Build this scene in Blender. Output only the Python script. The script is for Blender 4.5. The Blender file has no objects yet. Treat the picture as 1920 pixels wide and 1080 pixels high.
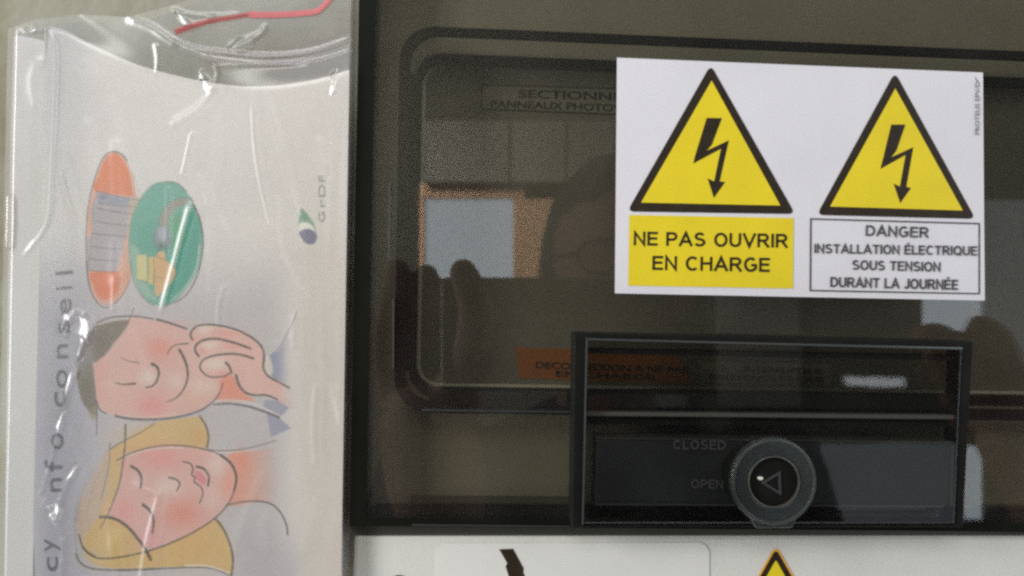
import bpy, bmesh, math, random
import numpy as np
from mathutils import Vector, Matrix
random.seed(4); rng = np.random.default_rng(4)
sc = bpy.context.scene
COL = sc.collection

# ------------------------------------------------------------------ camera
F = 1550.0; D = 0.225
MR = np.array([[0.99826871, -0.02126236, -0.05484055],
               [0.0208203, 0.99974608, -0.00861966],
               [0.0550099, 0.00746294, 0.99845792]])
cam = bpy.data.cameras.new('camera'); camo = bpy.data.objects.new('camera', cam); COL.objects.link(camo)
cam.sensor_width = 36; cam.lens = 36*F/1920; cam.clip_start = 0.002; cam.clip_end = 60
def wv(r): return Vector((r[0], r[2], -r[1]))
rt, up, bk = wv(MR[0]), -wv(MR[1]), -wv(MR[2])
camo.matrix_world = Matrix.Translation((0, -D, 0)) @ Matrix((rt, up, bk)).transposed().to_4x4()
cam.dof.use_dof = True; cam.dof.focus_distance = 0.2385; cam.dof.aperture_fstop = 16
sc.camera = camo
# ------------------------------------------------------------------ world, lamps, exposure
W = bpy.data.worlds.new('World'); sc.world = W; W.use_nodes = True
bgn = W.node_tree.nodes['Background']; bgn.inputs[0].default_value = (0.88, 0.90, 1.0, 1); bgn.inputs[1].default_value = 0.80
def area(name, loc, target, sx, sy, power, col):
    l = bpy.data.lights.new(name, 'AREA'); l.shape = 'RECTANGLE'; l.size = sx; l.size_y = sy; l.energy = power; l.color = col
    o = bpy.data.objects.new(name, l); COL.objects.link(o); o.location = loc
    o.rotation_euler = (Vector(target)-Vector(loc)).to_track_quat('-Z', 'Y').to_euler(); return o
area('upper_key', (-0.3, -1.25, 0.90), (0, 0, 0), 0.9, 0.4, 5.0, (1.0, 0.98, 0.95))  # added key from above, kept out of the cover's reflection
area('left_key', (-0.92, -0.55, 0.16), (0, 0, 0), 0.26, 0.9, 10.5, (1.0, 0.985, 0.98))  # added key from the left so the bag creases catch highlights
area('rear_wall_fill', (-0.45, -0.85, 0.62), (-0.25, -1.77, 0.0), 0.5, 0.3, 25.0, (1.0, 0.96, 0.90)).data.spread = math.radians(100)  # added lamp, turned backwards to brighten the mirrored rear wall
area('side_lamp', (1.25, -0.9, 0.5), (0, 0, 0), 0.8, 0.9, 4.5, (0.93, 0.95, 1.0))
vs = sc.view_settings; vs.view_transform = 'Standard'; vs.look = 'None'; vs.exposure = 0.10; vs.gamma = 1
sc.cycles.use_denoising = False; sc.cycles.sample_clamp_indirect = 4
sc.cycles.max_bounces = 14; sc.cycles.transparent_max_bounces = 24; sc.cycles.glossy_bounces = 5
sc.cycles.caustics_reflective = False; sc.cycles.caustics_refractive = False
sc.cycles.pixel_filter_type = 'GAUSSIAN'; sc.cycles.filter_width = 2.9

# ------------------------------------------------------------------ mapping photograph <-> place
def rays(px, py):
    px = np.asarray(px, float); py = np.asarray(py, float)
    d = np.stack([px-960, py-540, np.full(px.shape, F)], -1) @ MR
    return d                                   # X, Down, Fwd
def PN(px, py, y=0.0):
    d = rays(px, py); t = (np.asarray(y)+D)/d[..., 2]
    return np.stack([d[..., 0]*t, np.broadcast_to(y, t.shape), -d[..., 1]*t], -1)
def P(px, py, y=0.0): return Vector(PN(np.array(px), np.array(py), y))
def M(px, py, L, y0=0.0):                      # a thing seen mirrored in the cover, L in front of it
    v = P(px, py, y0+L); v.y = y0-L; return v

# ------------------------------------------------------------------ materials
def lin(h):
    h = h.lstrip('#'); c = [int(h[i:i+2], 16)/255 for i in (0, 2, 4)]
    return tuple(((x+0.055)/1.055)**2.4 if x > 0.04045 else x/12.92 for x in c)
GAIN = 0.80
def alb(h): return tuple(min(0.86, x/GAIN) for x in lin(h))
def mat(name, col, rough=0.5, spec=0.5, metal=0, noise=0.0, nscale=60, bump=0.0, bscale=400, emit=None, coat=0, vary=None):
    m = bpy.data.materials.new(name); m.use_nodes = True; nt = m.node_tree; b = nt.nodes['Principled BSDF']
    b.inputs['Base Color'].default_value = (*col, 1); b.inputs['Roughness'].default_value = rough
    b.inputs['Specular IOR Level'].default_value = spec; b.inputs['Metallic'].default_value = metal
    b.inputs['Coat Weight'].default_value = coat
    if emit: b.inputs['Emission Color'].default_value = (*emit[0], 1); b.inputs['Emission Strength'].default_value = emit[1]
    tc = nt.nodes.new('ShaderNodeTexCoord')
    if noise or vary:
        n = nt.nodes.new('ShaderNodeTexNoise'); n.inputs['Scale'].default_value = nscale; n.inputs['Detail'].default_value = 6
        nt.links.new(tc.outputs['Object'], n.inputs['Vector'])
        r = nt.nodes.new('ShaderNodeValToRGB'); r.color_ramp.elements[0].position = 0.3; r.color_ramp.elements[1].position = 0.7
        a = vary or tuple(c*(1-noise) for c in col); c2 = tuple(min(1, c*(1+noise)) for c in col) if not vary else col
        r.color_ramp.elements[0].color = (*a, 1); r.color_ramp.elements[1].color = (*c2, 1)
        nt.links.new(n.outputs[0], r.inputs[0]); nt.links.new(r.outputs[0], b.inputs['Base Color'])
    if bump:
        n2 = nt.nodes.new('ShaderNodeTexNoise'); n2.inputs['Scale'].default_value = bscale; n2.inputs['Detail'].default_value = 4
        nt.links.new(tc.outputs['Object'], n2.inputs['Vector'])
        bp = nt.nodes.new('ShaderNodeBump'); bp.inputs['Strength'].default_value = bump; bp.inputs['Distance'].default_value = 0.001
        nt.links.new(n2.outputs[0], bp.inputs['Height']); nt.links.new(bp.outputs[0], b.inputs['Normal'])
    return m
def clear(name, tint, gloss_rough=0.02, ior=1.49, haze=0.0, hazecol=(0.8, 0.8, 0.8), boost=0.0, bump=0.0, bscale=30, scratch=0.0):
    """clear plastic skin: tinted transmission, a little dust, a fresnel mirror"""
    m = bpy.data.materials.new(name); m.use_nodes = True; nt = m.node_tree; nt.nodes.clear(); N = nt.nodes.new; L = nt.links.new
    out = N('ShaderNodeOutputMaterial'); tr = N('ShaderNodeBsdfTransparent'); tr.inputs[0].default_value = (*tint, 1)
    gl = N('ShaderNodeBsdfGlossy'); gl.inputs['Roughness'].default_value = gloss_rough; gl.inputs['Color'].default_value = (1, 1, 1, 1)
    f0 = ((ior-1)/(ior+1))**2; fr = N('ShaderNodeLayerWeight'); fr.inputs['Blend'].default_value = 0.5
    pw = N('ShaderNodeMath'); pw.operation = 'POWER'; pw.inputs[1].default_value = 5; L(fr.outputs['Facing'], pw.inputs[0])
    sk = N('ShaderNodeMath'); sk.operation = 'MULTIPLY_ADD'; sk.inputs[1].default_value = 1-f0; sk.inputs[2].default_value = f0; L(pw.outputs[0], sk.inputs[0])
    df = N('ShaderNodeBsdfDiffuse'); df.inputs[0].default_value = (*hazecol, 1)
    tc = N('ShaderNodeTexCoord'); no = N('ShaderNodeTexNoise'); no.inputs['Scale'].default_value = 45; no.inputs['Detail'].default_value = 8
    L(tc.outputs['Object'], no.inputs['Vector'])
    mr = N('ShaderNodeMapRange'); mr.inputs['From Min'].default_value = 0.25; mr.inputs['From Max'].default_value = 0.75
    mr.inputs['To Min'].default_value = haze*0.5; mr.inputs['To Max'].default_value = haze*1.5; L(no.outputs[0], mr.inputs['Value'])
    mx = N('ShaderNodeMixShader'); L(mr.outputs[0], mx.inputs[0]); L(tr.outputs[0], mx.inputs[1]); L(df.outputs[0], mx.inputs[2])
    ad = N('ShaderNodeMath'); ad.operation = 'ADD'; ad.inputs[1].default_value = boost; ad.use_clamp = True; L(sk.outputs[0], ad.inputs[0])
    m2 = N('ShaderNodeMixShader'); L(ad.outputs[0], m2.inputs[0]); L(mx.outputs[0], m2.inputs[1]); L(gl.outputs[0], m2.inputs[2])
    L(m2.outputs[0], out.inputs[0])
    if bump:
        n2 = N('ShaderNodeTexNoise'); n2.inputs['Scale'].default_value = bscale; n2.inputs['Detail'].default_value = 3
        L(tc.outputs['Object'], n2.inputs['Vector']); bp = N('ShaderNodeBump'); bp.inputs['Strength'].default_value = bump
        bp.inputs['Distance'].default_value = 0.001; L(n2.outputs[0], bp.inputs['Height']); L(bp.outputs[0], gl.inputs['Normal']); L(bp.outputs[0], fr.inputs['Normal'])
    return m
m_body = mat('ivory_plastic', alb('#c0c0b9'), 0.55, 0.3, noise=0.04, nscale=40, bump=0.12, bscale=900)
m_inner = mat('grey_inner_panel', (0.225, 0.222, 0.187), 0.6, 0.3, noise=0.10, nscale=30)
m_innerd = mat('olive_inner_panel', (0.365, 0.358, 0.29), 0.6, 0.3, noise=0.08, nscale=30)
m_black = mat('black_seal', (0.007, 0.007, 0.006), 0.5, 0.2, noise=0.3, nscale=200)
m_side = mat('dark_smoked_edge', (0.006, 0.007, 0.004), 0.5, 0.12, noise=0.25, nscale=90)
m_edge2 = mat('glossy_edge', (0.06, 0.068, 0.066), 0.15, 1.0)
m_lip = mat('olive_lip', (0.06, 0.06, 0.048), 0.22, 0.6)
m_edge = mat('edge_highlight', (0.045, 0.05, 0.048), 0.2, 0.5)
m_smoke = clear('smoked_polycarbonate', (0.722, 0.708, 0.665), 0.003, 1.5, haze=0.008, bump=0.008, bscale=14, boost=0.004)
m_smoke2 = clear('smoked_latch_plastic', (0.62, 0.62, 0.61), 0.02, 1.5, haze=0.003, bump=0.05, bscale=30)
m_ink = mat('brown_black_ink', (0.026, 0.017, 0.010), 0.4, 0.35, noise=0.25, nscale=300)
m_inkg = mat('grey_ink', (0.075, 0.07, 0.075), 0.5, 0.3, noise=0.25, nscale=300)
m_yel = mat('warning_yellow_vinyl', (0.78, 0.62, 0.022), 0.38, 0.4, noise=0.05, nscale=70, bump=0.05, bscale=500)
m_white = mat('white_vinyl', (0.72, 0.71, 0.74), 0.36, 0.4, noise=0.035, nscale=40, bump=0.05, bscale=300)
m_lab = mat('grey_label', (0.27, 0.268, 0.228), 0.6, 0.3, noise=0.05)
m_labink = mat('label_ink', (0.02, 0.02, 0.018), 0.6, 0.2)
m_org = mat('orange_label', (0.42, 0.15, 0.035), 0.6, 0.3, noise=0.12, nscale=90)
m_knob = clear('frosted_knob', (0.52, 0.55, 0.56), 0.25, 1.5, haze=0.24, hazecol=(0.09, 0.105, 0.105), bump=0.2, bscale=200)
m_emb = mat('embossed_grey', (0.036, 0.038, 0.036), 0.3, 0.6)

# ------------------------------------------------------------------ object helpers
def link(o, parent=None):
    COL.objects.link(o)
    if parent is not None: o.parent = parent
    return o
ORG = {}
def thing(name, loc, label, cat, group=None):
    o = bpy.data.objects.new(name, None); o.empty_display_size = 0.01; link(o); o.location = loc
    o['label'] = label; o['category'] = cat
    if group: o['group'] = group
    ORG[o.name] = Vector(loc); return o
def tag(o, label=None, cat=None, kind=None, group=None):
    for k, v in (('label', label), ('category', cat), ('kind', kind), ('group', group)):
        if v: o[k] = v
    return o
def root_org(o):
    while o is not None:
        if o.name in ORG: return ORG[o.name]
        o = o.parent
    return Vector((0, 0, 0))
def mesh(name, verts, faces, m, parent=None, smooth=False, bevel=0, seg=2, sub=0):
    me = bpy.data.meshes.new(name); org = root_org(parent)
    me.from_pydata([tuple(Vector(v)-org) for v in verts], [], faces); me.materials.append(m)
    bm = bmesh.new(); bm.from_mesh(me); bmesh.ops.remove_doubles(bm, verts=bm.verts, dist=1e-7)
    if len(bm.faces) > 1: bmesh.ops.recalc_face_normals(bm, faces=bm.faces)
    bm.to_mesh(me); bm.free()
    if smooth: me.shade_smooth()
    o = link(bpy.data.objects.new(name, me), parent)
    if bevel:
        b = o.modifiers.new('bevel', 'BEVEL'); b.width = bevel; b.segments = seg; b.limit_method = 'ANGLE'
    if sub:
        s = o.modifiers.new('sub', 'SUBSURF'); s.levels = s.render_levels = sub
    return o
def prism(name, pts, yb, yf, m, parent=None, bevel=0, world=False, at=None, seg=2, smooth=False):
    """outline given in photo pixels at the FRONT depth yf, extruded straight back to yb"""
    fr = [Vector(p) for p in pts] if world else [P(a, b, yf if at is None else at) for a, b in pts]
    n = len(fr); vs_ = [Vector((v.x, yf, v.z)) for v in fr]+[Vector((v.x, yb, v.z)) for v in fr]
    fs = [tuple(range(n)), tuple(range(2*n-1, n-1, -1))]+[(i, (i+1) % n, n+(i+1) % n, n+i) for i in range(n)]
    return mesh(name, vs_, fs, m, parent, bevel=bevel, seg=seg, smooth=smooth)
def flat(name, pts, y, m, parent=None):
    v = [P(a, b, y) for a, b in pts]; return mesh(name, v, [tuple(range(len(v)))], m, parent)
def rrect(q, r, n=8):
    """rounded quad through 4 pixel corners (clockwise)"""
    out = []; q = [np.array(p, float) for p in q]; rr = r if hasattr(r, '__len__') else [r]*4
    for i in range(4):
        c = q[i]; a = q[i-1]-c; b = q[(i+1) % 4]-c; a = c+a/np.linalg.norm(a)*rr[i]; b = c+b/np.linalg.norm(b)*rr[i]
        for k in range(n+1):
            t = k/n*math.pi/2                                 # circular arc in the a,b frame
            ctr = a+b-c; out.append(tuple(ctr+(c-b)*math.cos(t)+(c-a)*math.sin(t)))
    return out
def ring(name, outer, inner, yb, yf, m, parent=None, bevel=0, at=None):
    yy = yf if at is None else at
    O = [P(a, b, yy) for a, b in outer]; I = [P(a, b, yy) for a, b in inner]; n = len(O); v = []
    for y in (yf, yb):
        v += [Vector((p.x, y, p.z)) for p in O]+[Vector((p.x, y, p.z)) for p in I]
    fs = []
    for i in range(n):
        j = (i+1) % n
        fs += [(i, j, n+j, n+i), (2*n+i, 3*n+i, 3*n+j, 2*n+j), (i, 2*n+i, 2*n+j, j), (n+i, n+j, 3*n+j, 3*n+i)]
    return mesh(name, v, fs, m, parent, bevel=bevel)
def letters(name, body, p0, p1, cap, m, parent, depth, bold=0.0, spacing=1.0):
    """lettering laid on the surface: baseline p0->p1 and capital height in photo pixels; depth number or function"""
    cu = bpy.data.curves.new('t', 'FONT'); cu.body = body; cu.size = 1; cu.offset = bold; cu.space_character = spacing; cu.resolution_u = 5
    t = bpy.data.objects.new('t', cu); COL.objects.link(t)
    me = bpy.data.meshes.new_from_object(t.evaluated_get(bpy.context.evaluated_depsgraph_get()))
    bpy.data.objects.remove(t); bpy.data.curves.remove(cu)
    co = np.array([v.co[:2] for v in me.vertices]); x0, x1 = co[:, 0].min(), co[:, 0].max()
    capu = 0.70
    d = np.array(p1, float)-np.array(p0, float); u = d/np.linalg.norm(d); nrm = np.array([u[1], -u[0]])
    s = (co[:, 0]-x0)/(x1-x0); pp = np.array(p0)+s[:, None]*d+(co[:, 1]/capu*cap)[:, None]*nrm
    y = depth(pp[:, 0], pp[:, 1]) if callable(depth) else np.full(len(pp), depth)
    w = PN(pp[:, 0], pp[:, 1], y)-np.array(root_org(parent))
    me.vertices.foreach_set('co', w.ravel().astype('f')); me.materials.clear(); me.materials.append(m); me.name = name
    me.update(); return link(bpy.data.objects.new(name, me), parent)
GL = {}
def _arc(cx, cy, rx, ry, a, b_, n=10): return [(cx+rx*math.cos(math.radians(a+(b_-a)*k/n)), cy+ry*math.sin(math.radians(a+(b_-a)*k/n))) for k in range(n+1)]
def _glyphs(t=0.075):
    h = t; T = 1-t; G = {}
    G['I'] = (0.15, [[(.075, 0), (.075, 1)]]); G['L'] = (0.56, [[(.075, 1), (.075, h), (.56, h)]])
    G['E'] = (0.62, [[(.62, T), (.075, T), (.075, h), (.62, h)], [(.075, .52), (.58, .52)]])
    G['F'] = (0.58, [[(.58, T), (.075, T), (.075, 0)], [(.075, .50), (.52, .50)]])
    G['T'] = (0.66, [[(0, T), (.66, T)], [(.33, T), (.33, 0)]]); G['H'] = (0.70, [[(.075, 0), (.075, 1)], [(.625, 0), (.625, 1)], [(.075, .53), (.625, .53)]])
    G['N'] = (0.70, [[(.075, 0), (.075, .94), (.625, .06), (.625, 1)]]); G['V'] = (0.74, [[(.03, 1), (.37, .06), (.71, 1)]])
    G['A'] = (0.78, [[(.03, 0), (.39, .95), (.75, 0)], [(.15, .33), (.63, .33)]])
    G['X'] = (0.72, [[(.05, 0), (.67, 1)], [(.05, 1), (.67, 0)]])
    G['U'] = (0.70, [[(.075, 1), (.075, .36)]+_arc(.35, .36, .275, .285, 180, 360)+[(.625, 1)]])
    G['J'] = (0.48, [[(.41, 1), (.41, .30)]+_arc(.235, .28, .175, .205, 0, -165)])
    G['O'] = (0.80, [_arc(.40, .5, .325, .43, 90, 450, 26)]); G['Q'] = (0.80, [_arc(.40, .5, .325, .43, 90, 450, 26), [(.46, .26), (.74, -.02)]])
    G['C'] = (0.74, [_arc(.40, .5, .325, .43, 48, 312, 20)])
    G['G'] = (0.77, [_arc(.40, .5, .325, .43, 50, 322, 20)+[(.68, .24), (.68, .47), (.42, .47)]])
    G['D'] = (0.73, [[(.30, h), (.075, h), (.075, T), (.30, T)]+_arc(.30, .5, .355, .425, 90, -90, 14)[1:]])
    G['P'] = (0.66, [[(.075, 0), (.075, T), (.36, T)]+_arc(.36, .69, .225, .235, 90, -90, 10)[1:]+[(.075, .455)]])
    G['R'] = (0.72, [[(.075, 0), (.075, T), (.38, T)]+_arc(.38, .705, .225, .22, 90, -90, 10)[1:]+[(.075, .485)], [(.36, .485), (.68, 0)]])
    G['S'] = (0.68, [_arc(.33, .71, .235, .215, 28, 180, 10)+_arc(.345, .71, .25, .19, 182, 265, 6)+_arc(.33, .29, .265, .215, 82, -60, 10)+_arc(.33, .29, .265, .215, -65, -152, 8)])
    G['\u00c9'] = (G['E'][0], G['E'][1]+[[(.28, 1.08), (.42, 1.24)]])
    G[' '] = (0.28, []); return G
def sans(name, body, p0, p1, cap, m, parent, depth, weight=0.15, gap=0.115):
    """plain grotesque capitals, one flat strip of ink per stroke"""
    G = _glyphs(weight/2); x = 0; S_ = []; wd = 0
    for ch in body:
        w, st_ = G[ch]; wd += ch == ' '
        for l in st_: S_.append((wd, [(x+a, b_) for a, b_ in l]))
        x += w+gap
    x -= gap; u0 = np.array(p0, float); d = np.array(p1, float)-u0; ln = np.linalg.norm(d); u = d/ln; nrm = np.array([u[1], -u[0]]); sx = ln/x
    V_ = [[] for _ in range(wd+1)]; F_ = [[] for _ in range(wd+1)]; hw = weight/2*cap
    for k, (wi, l) in enumerate(S_):
        v = V_[wi]; f = F_[wi]
        q = [u0+u*(a*sx)+nrm*(b_*cap) for a, b_ in l]
        q = np.array([c for i, c in enumerate(q) if i == 0 or np.hypot(*(c-q[i-1])) > 0.05]); n = len(q); closed = np.linalg.norm(q[0]-q[-1]) < 0.01; o_ = len(v)
        for i in range(n):
            a = q[i]-q[i-1] if i else (q[0]-q[-2] if closed else q[1]-q[0]); b_ = q[i+1]-q[i] if i < n-1 else (q[1]-q[0] if closed else q[-1]-q[-2])
            a = a/np.linalg.norm(a); b_ = b_/np.linalg.norm(b_); na = np.array([-a[1], a[0]]); nb = np.array([-b_[1], b_[0]]); mm = na+nb; mm /= np.linalg.norm(mm)
            mm = mm*min(1/max(mm@na, 0.3), 2.4)*hw; z = depth-0.000003*k
            v += [P(*(q[i]+mm), z), P(*(q[i]-mm), z)]
        f += [(o_+2*i, o_+2*i+1, o_+2*i+3, o_+2*i+2) for i in range(n-1)]
    return [mesh(name, v, f, m, parent) for v, f in zip(V_, F_)]
def smoothline(pts, n=10, closed=False):
    p = np.array(pts, float); k = len(p); out = []
    g = (lambda i: p[i % k]) if closed else (lambda i: p[min(max(i, 0), k-1)])
    for i in range(k if closed else k-1):
        a, b, c, d = g(i-1), g(i), g(i+1), g(i+2)
        for t in np.arange(n)/n:
            out.append(0.5*((2*b)+(-a+c)*t+(2*a-5*b+4*c-d)*t*t+(-a+3*b-3*c+d)*t**3))
    if not closed: out.append(p[-1])
    return np.array(out)
def tube(name, pts, r, m, parent=None, n=10):
    pts = [Vector(p) for p in pts]; v = []; f = []
    for i, p in enumerate(pts):
        t = (pts[min(i+1, len(pts)-1)]-pts[max(i-1, 0)]).normalized(); a = t.orthogonal().normalized(); b = t.cross(a)
        if i == 0: a0 = a
        a = (a0-t*a0.dot(t)).normalized(); b = t.cross(a); a0 = a
        rr = r[i] if hasattr(r, '__len__') else r
        v += [p+(a*math.cos(k*2*math.pi/n)+b*math.sin(k*2*math.pi/n))*rr for k in range(n)]
    for i in range(len(pts)-1):
        for k in range(n):
            f.append((i*n+k, i*n+(k+1) % n, (i+1)*n+(k+1) % n, (i+1)*n+k))
    f += [tuple(range(n-1, -1, -1)), tuple((len(pts)-1)*n+k for k in range(n))]
    return mesh(name, v, f, m, parent, smooth=True)

# ------------------------------------------------------------------ the wall behind
Y_WALL = 0.045
m_wall = bpy.data.materials.new('mottled_plaster'); m_wall.use_nodes = True
nt = m_wall.node_tree; b = nt.nodes['Principled BSDF']; b.inputs['Roughness'].default_value = 0.85
tc = nt.nodes.new('ShaderNodeTexCoord'); n1 = nt.nodes.new('ShaderNodeTexNoise'); n1.inputs['Scale'].default_value = 30; n1.inputs['Detail'].default_value = 5
rp = nt.nodes.new('ShaderNodeValToRGB'); e = rp.color_ramp.elements
e[0].position = 0.36; e[0].color = (0.20, 0.16, 0.10, 1); e[1].position = 0.47; e[1].color = (0.25, 0.24, 0.165, 1)
e2 = e.new(0.60); e2.color = (0.31, 0.305, 0.235, 1)
nt.links.new(tc.outputs['Object'], n1.inputs['Vector']); nt.links.new(n1.outputs[0], rp.inputs[0]); nt.links.new(rp.outputs[0], b.inputs['Base Color'])
n2 = nt.nodes.new('ShaderNodeTexNoise'); n2.inputs['Scale'].default_value = 220; n2.inputs['Detail'].default_value = 6; bp = nt.nodes.new('ShaderNodeBump')
bp.inputs['Distance'].default_value = 0.002; bp.inputs['Strength'].default_value = 0.25
nt.links.new(tc.outputs['Object'], n2.inputs['Vector']); nt.links.new(n2.outputs[0], bp.inputs['Height']); nt.links.new(bp.outputs[0], b.inputs['Normal'])
a0 = Vector((-0.7, Y_WALL, -0.6)); a1 = Vector((0.9, Y_WALL+0.05, 0.6))
wl = mesh('wall', [(a0.x, a0.y, a0.z), (a1.x, a0.y, a0.z), (a1.x, a0.y, a1.z), (a0.x, a0.y, a1.z), (a0.x, a1.y, a0.z), (a1.x, a1.y, a0.z), (a1.x, a1.y, a1.z), (a0.x, a1.y, a1.z)],
          [(0, 1, 2, 3), (4, 7, 6, 5), (0, 4, 5, 1), (1, 5, 6, 2), (2, 6, 7, 3), (3, 7, 4, 0)], m_wall)
tag(wl, kind='structure')

# ------------------------------------------------------------------ electrical enclosure
Y_IN = 0.024
box = thing('electrical_enclosure', P(1300, 1120, Y_WALL), 'ivory electrical enclosure closed by a dark smoked see-through cover', 'electrical box')
# ivory housing: lower front, tray behind the cover
prism('housing', [(664, 1004), (2300, 1003), (2300, 1300), (652, 1300)], Y_WALL-0.0005, 0.004, m_body, box, bevel=0.0012)
prism('back_panel', [(684, -190), (2260, -190), (2260, 1000), (668, 996)], Y_WALL-0.001, Y_IN+0.012, m_innerd, box, at=0.02)
# smoked cover: front plate and four side flanges
FRONT = [(676, -200), (2300, -190), (2300, 1000), (655, 985)]
prism('cover_front', FRONT, 0.0026, 0.0, m_smoke, box, bevel=0.0007)
def flange(a, b, w0, w1, ynear=-0.0002, yfar=Y_IN+0.0100):
    # a, b pixel ends of the outer edge at the front plane; straight back prism of thickness toward inside
    A, B = P(*a), P(*b); d = (B-A).normalized(); n_ = Vector((-d.z, 0, d.x))*w1
    q = [A, B, B+n_, A+n_]; q = [Vector((v.x, ynear, v.z)) for v in q]
    prism('cover_side', q, yfar, ynear, m_side, box, world=True)
flange((655.5, 984.5), (676.5, -200), 0, -0.0044)
flange((2299, 999), (686.5, 985.8), 0, -0.0022)
prism('gap_shade', [(655.5, 985.5), (2300, 1000.5), (2300, 1003.5), (668, 1003.5)], 0.0118, 0.0042, m_lip, box)  # olive strip colours in the shadow of the gap under the cover
# bottom inside step: thin bright edge and dark channel seen through the cover
prism('cover_rib', [(768, 941), (1076, 943), (1076, 946), (768, 944)], 0.010, 0.0029, m_lip, box)
prism('cover_rib', [(700, 960), (2290, 972), (2290, 978), (698, 972)], 0.016, 0.0030, m_black, box)
prism('edge_highlight', [(772, 983.0), (1095, 986.5), (1095, 988.6), (772, 985.6)], 0.0042, -0.0004, m_edge, box)
# viewing window in the cover: seal, bevel and grey inner panel
def q(x0, y0, x1, y1, s=0.0):      # window outlines share the tilt of the cover
    return [(x0, y0), (x1, y0+0.042*(x1-x0)), (x1-14, y1+0.014*(x1-x0)), (x0-12, y1)]
oq = q(750, 47, 2200, 773); o2 = q(770, 63, 2190, 753)
ring('window_seal', rrect(oq, 66), rrect(o2, 54), 0.0052, 0.0030, m_black, box)
i1 = q(781, 98, 2180, 745); i2 = q(791, 112, 2170, 727)
ring('window_bevel', rrect(i1, 50), rrect(i2, 42), 0.0172, 0.0116, m_side, box)
i3 = q(792, 113, 2168, 726); i4 = q(799, 119, 2160, 719)
ring('window_edge', rrect(i3, 41), rrect(i4, 36), 0.0180, 0.0160, mat('pale_edge', (0.85, 0.85, 0.74), 0.4, 0.5), box)
prism('inner_panel', rrect(i3, 41), Y_IN+0.004, Y_IN-0.0055, m_inner, box)
ring('front_panel', rrect([(680, -190), (2290, -180), (2290, 990), (664, 982)], 2), rrect(q(783, 100, 2178, 743), 49), 0.0175, 0.0120, m_innerd, box)
# side strip of the seal, slightly wider at the left and bottom
prism('seal_strip', [(751, 130), (784, 140), (775, 700), (738, 690)], 0.0058, 0.0034, m_side, box, bevel=0.0006)
prism('seal_strip', [(800, 731), (1078, 735), (1078, 760), (806, 757)], 0.0058, 0.0034, m_side, box, bevel=0.0006)
prism('edge_highlight', [(790, 768), (1078, 771.5), (1078, 774), (792, 770.5)], 0.0029, -0.0003, m_edge, box)  # thin strip drawn as the highlight below the seal
prism('edge_highlight', [(728.5, 340), (732.5, 340), (731, 488), (727, 488)], 0.0029, -0.0003, m_edge, box)  # pale strip stands in for the window glow on the bevel
prism('edge_highlight', [(736, 560), (739, 560), (738.5, 690), (735.5, 690)], 0.0029, -0.0003, m_lip, box)
YL = Y_IN-0.0057
# lettered inner labels
lb = prism('inner_label', [(903, 158), (1330, 170), (1327, 222), (902, 205)], YL+0.00015, YL, m_lab, box)
ring('label_border', [(903, 158), (1330, 170), (1327, 222), (902, 205)], [(905, 160.2), (1328, 172.2), (1325, 219.8), (904, 202.8)], YL-0.00004, YL-0.0001, m_labink, lb)
letters('lettering', 'SECTIONNEUR', (972, 183), (1215, 190), 15, m_labink, lb, YL-0.0001, 0.02)
letters('lettering', 'PANNEAUX PHOTOVOLTAÏQUES', (920, 201), (1300, 214), 13.5, m_labink, lb, YL-0.0001, 0.02)
ob = prism('orange_label', [(965, 651), (1100, 655), (1270, 668), (1300, 720), (974, 709)], YL+0.00015, YL, m_org, box)
letters('lettering', 'DECONNEXION A NE PAS', (1004, 690), (1290, 700), 12, m_labink, ob, YL-0.0001, 0.025)
letters('lettering', 'EN CHARGE', (1042, 706), (1228, 713), 11, m_labink, ob, YL-0.0001, 0.025)
gl_ = prism('inner_label', [(1310, 678), (1560, 684), (1560, 722), (1318, 718)], YL+0.00015, YL, m_innerd, box)
letters('lettering', 'INTERRUPTEUR', (1395, 697), (1545, 702), 10, m_labink, gl_, YL-0.0001, 0.03)
letters('lettering', 'PHOTOVOLTAIQUE', (1330, 712), (1545, 717), 10, m_labink, gl_, YL-0.0001, 0.03)
# hinge-side blocks seen through the lower right of the cover
prism('inner_block', [(1830, 790), (2200, 795), (2200, 955), (1826, 950)], Y_IN+0.011, 0.010, m_innerd, box, bevel=0.001)

# ------------------------------------------------------------------ latch housing (raised, smoked)
YF = -0.0085
LF = [(1101, 634), (1806, 650), (1792, 984), (1093, 984)]          # front face outline (at YF)
la = prism('latch_housing', LF, -0.0006, YF, m_smoke2, box, bevel=0.0008)
# opaque dark walls of the housing
W0 = [(1083, 625), (1822, 641), (1806, 988), (1074, 987)]
ring('latch_frame', [(1077, 624), (1825, 641), (1805, 989), (1072, 988)], [(1098, 638), (1803, 655), (1792, 984), (1090, 985)], -0.0004, YF+0.0008, m_black, la, bevel=0.0005)
prism('latch_edge', [(1099, 633), (1102, 633), (1094, 984), (1091.5, 984)], YF+0.0012, YF-0.00025, m_edge2, la)
prism('latch_edge', [(1104, 634.5), (1806, 651.5), (1806, 656.5), (1104, 638)], YF+0.0012, YF-0.00028, m_edge2, la, bevel=0.0003)
prism('latch_bar', [(1102, 655), (1800, 668), (1800, 676), (1102, 663)], 0.0, YF+0.0022, m_black, la)
prism('latch_bar', [(1098, 772), (1798, 779), (1798, 786), (1098, 779)], -0.0007, YF+0.0030, mat('pale_rib', (0.16, 0.16, 0.14), 0.4, 0.5), la)
prism('latch_bar', [(1098, 786), (1798, 793), (1798, 801), (1098, 795)], -0.0007, YF+0.0034, m_black, la)
prism('latch_bar', [(1098, 736), (1798, 742), (1798, 768), (1098, 764)], -0.0007, YF+0.0040, m_black, la)
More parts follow.
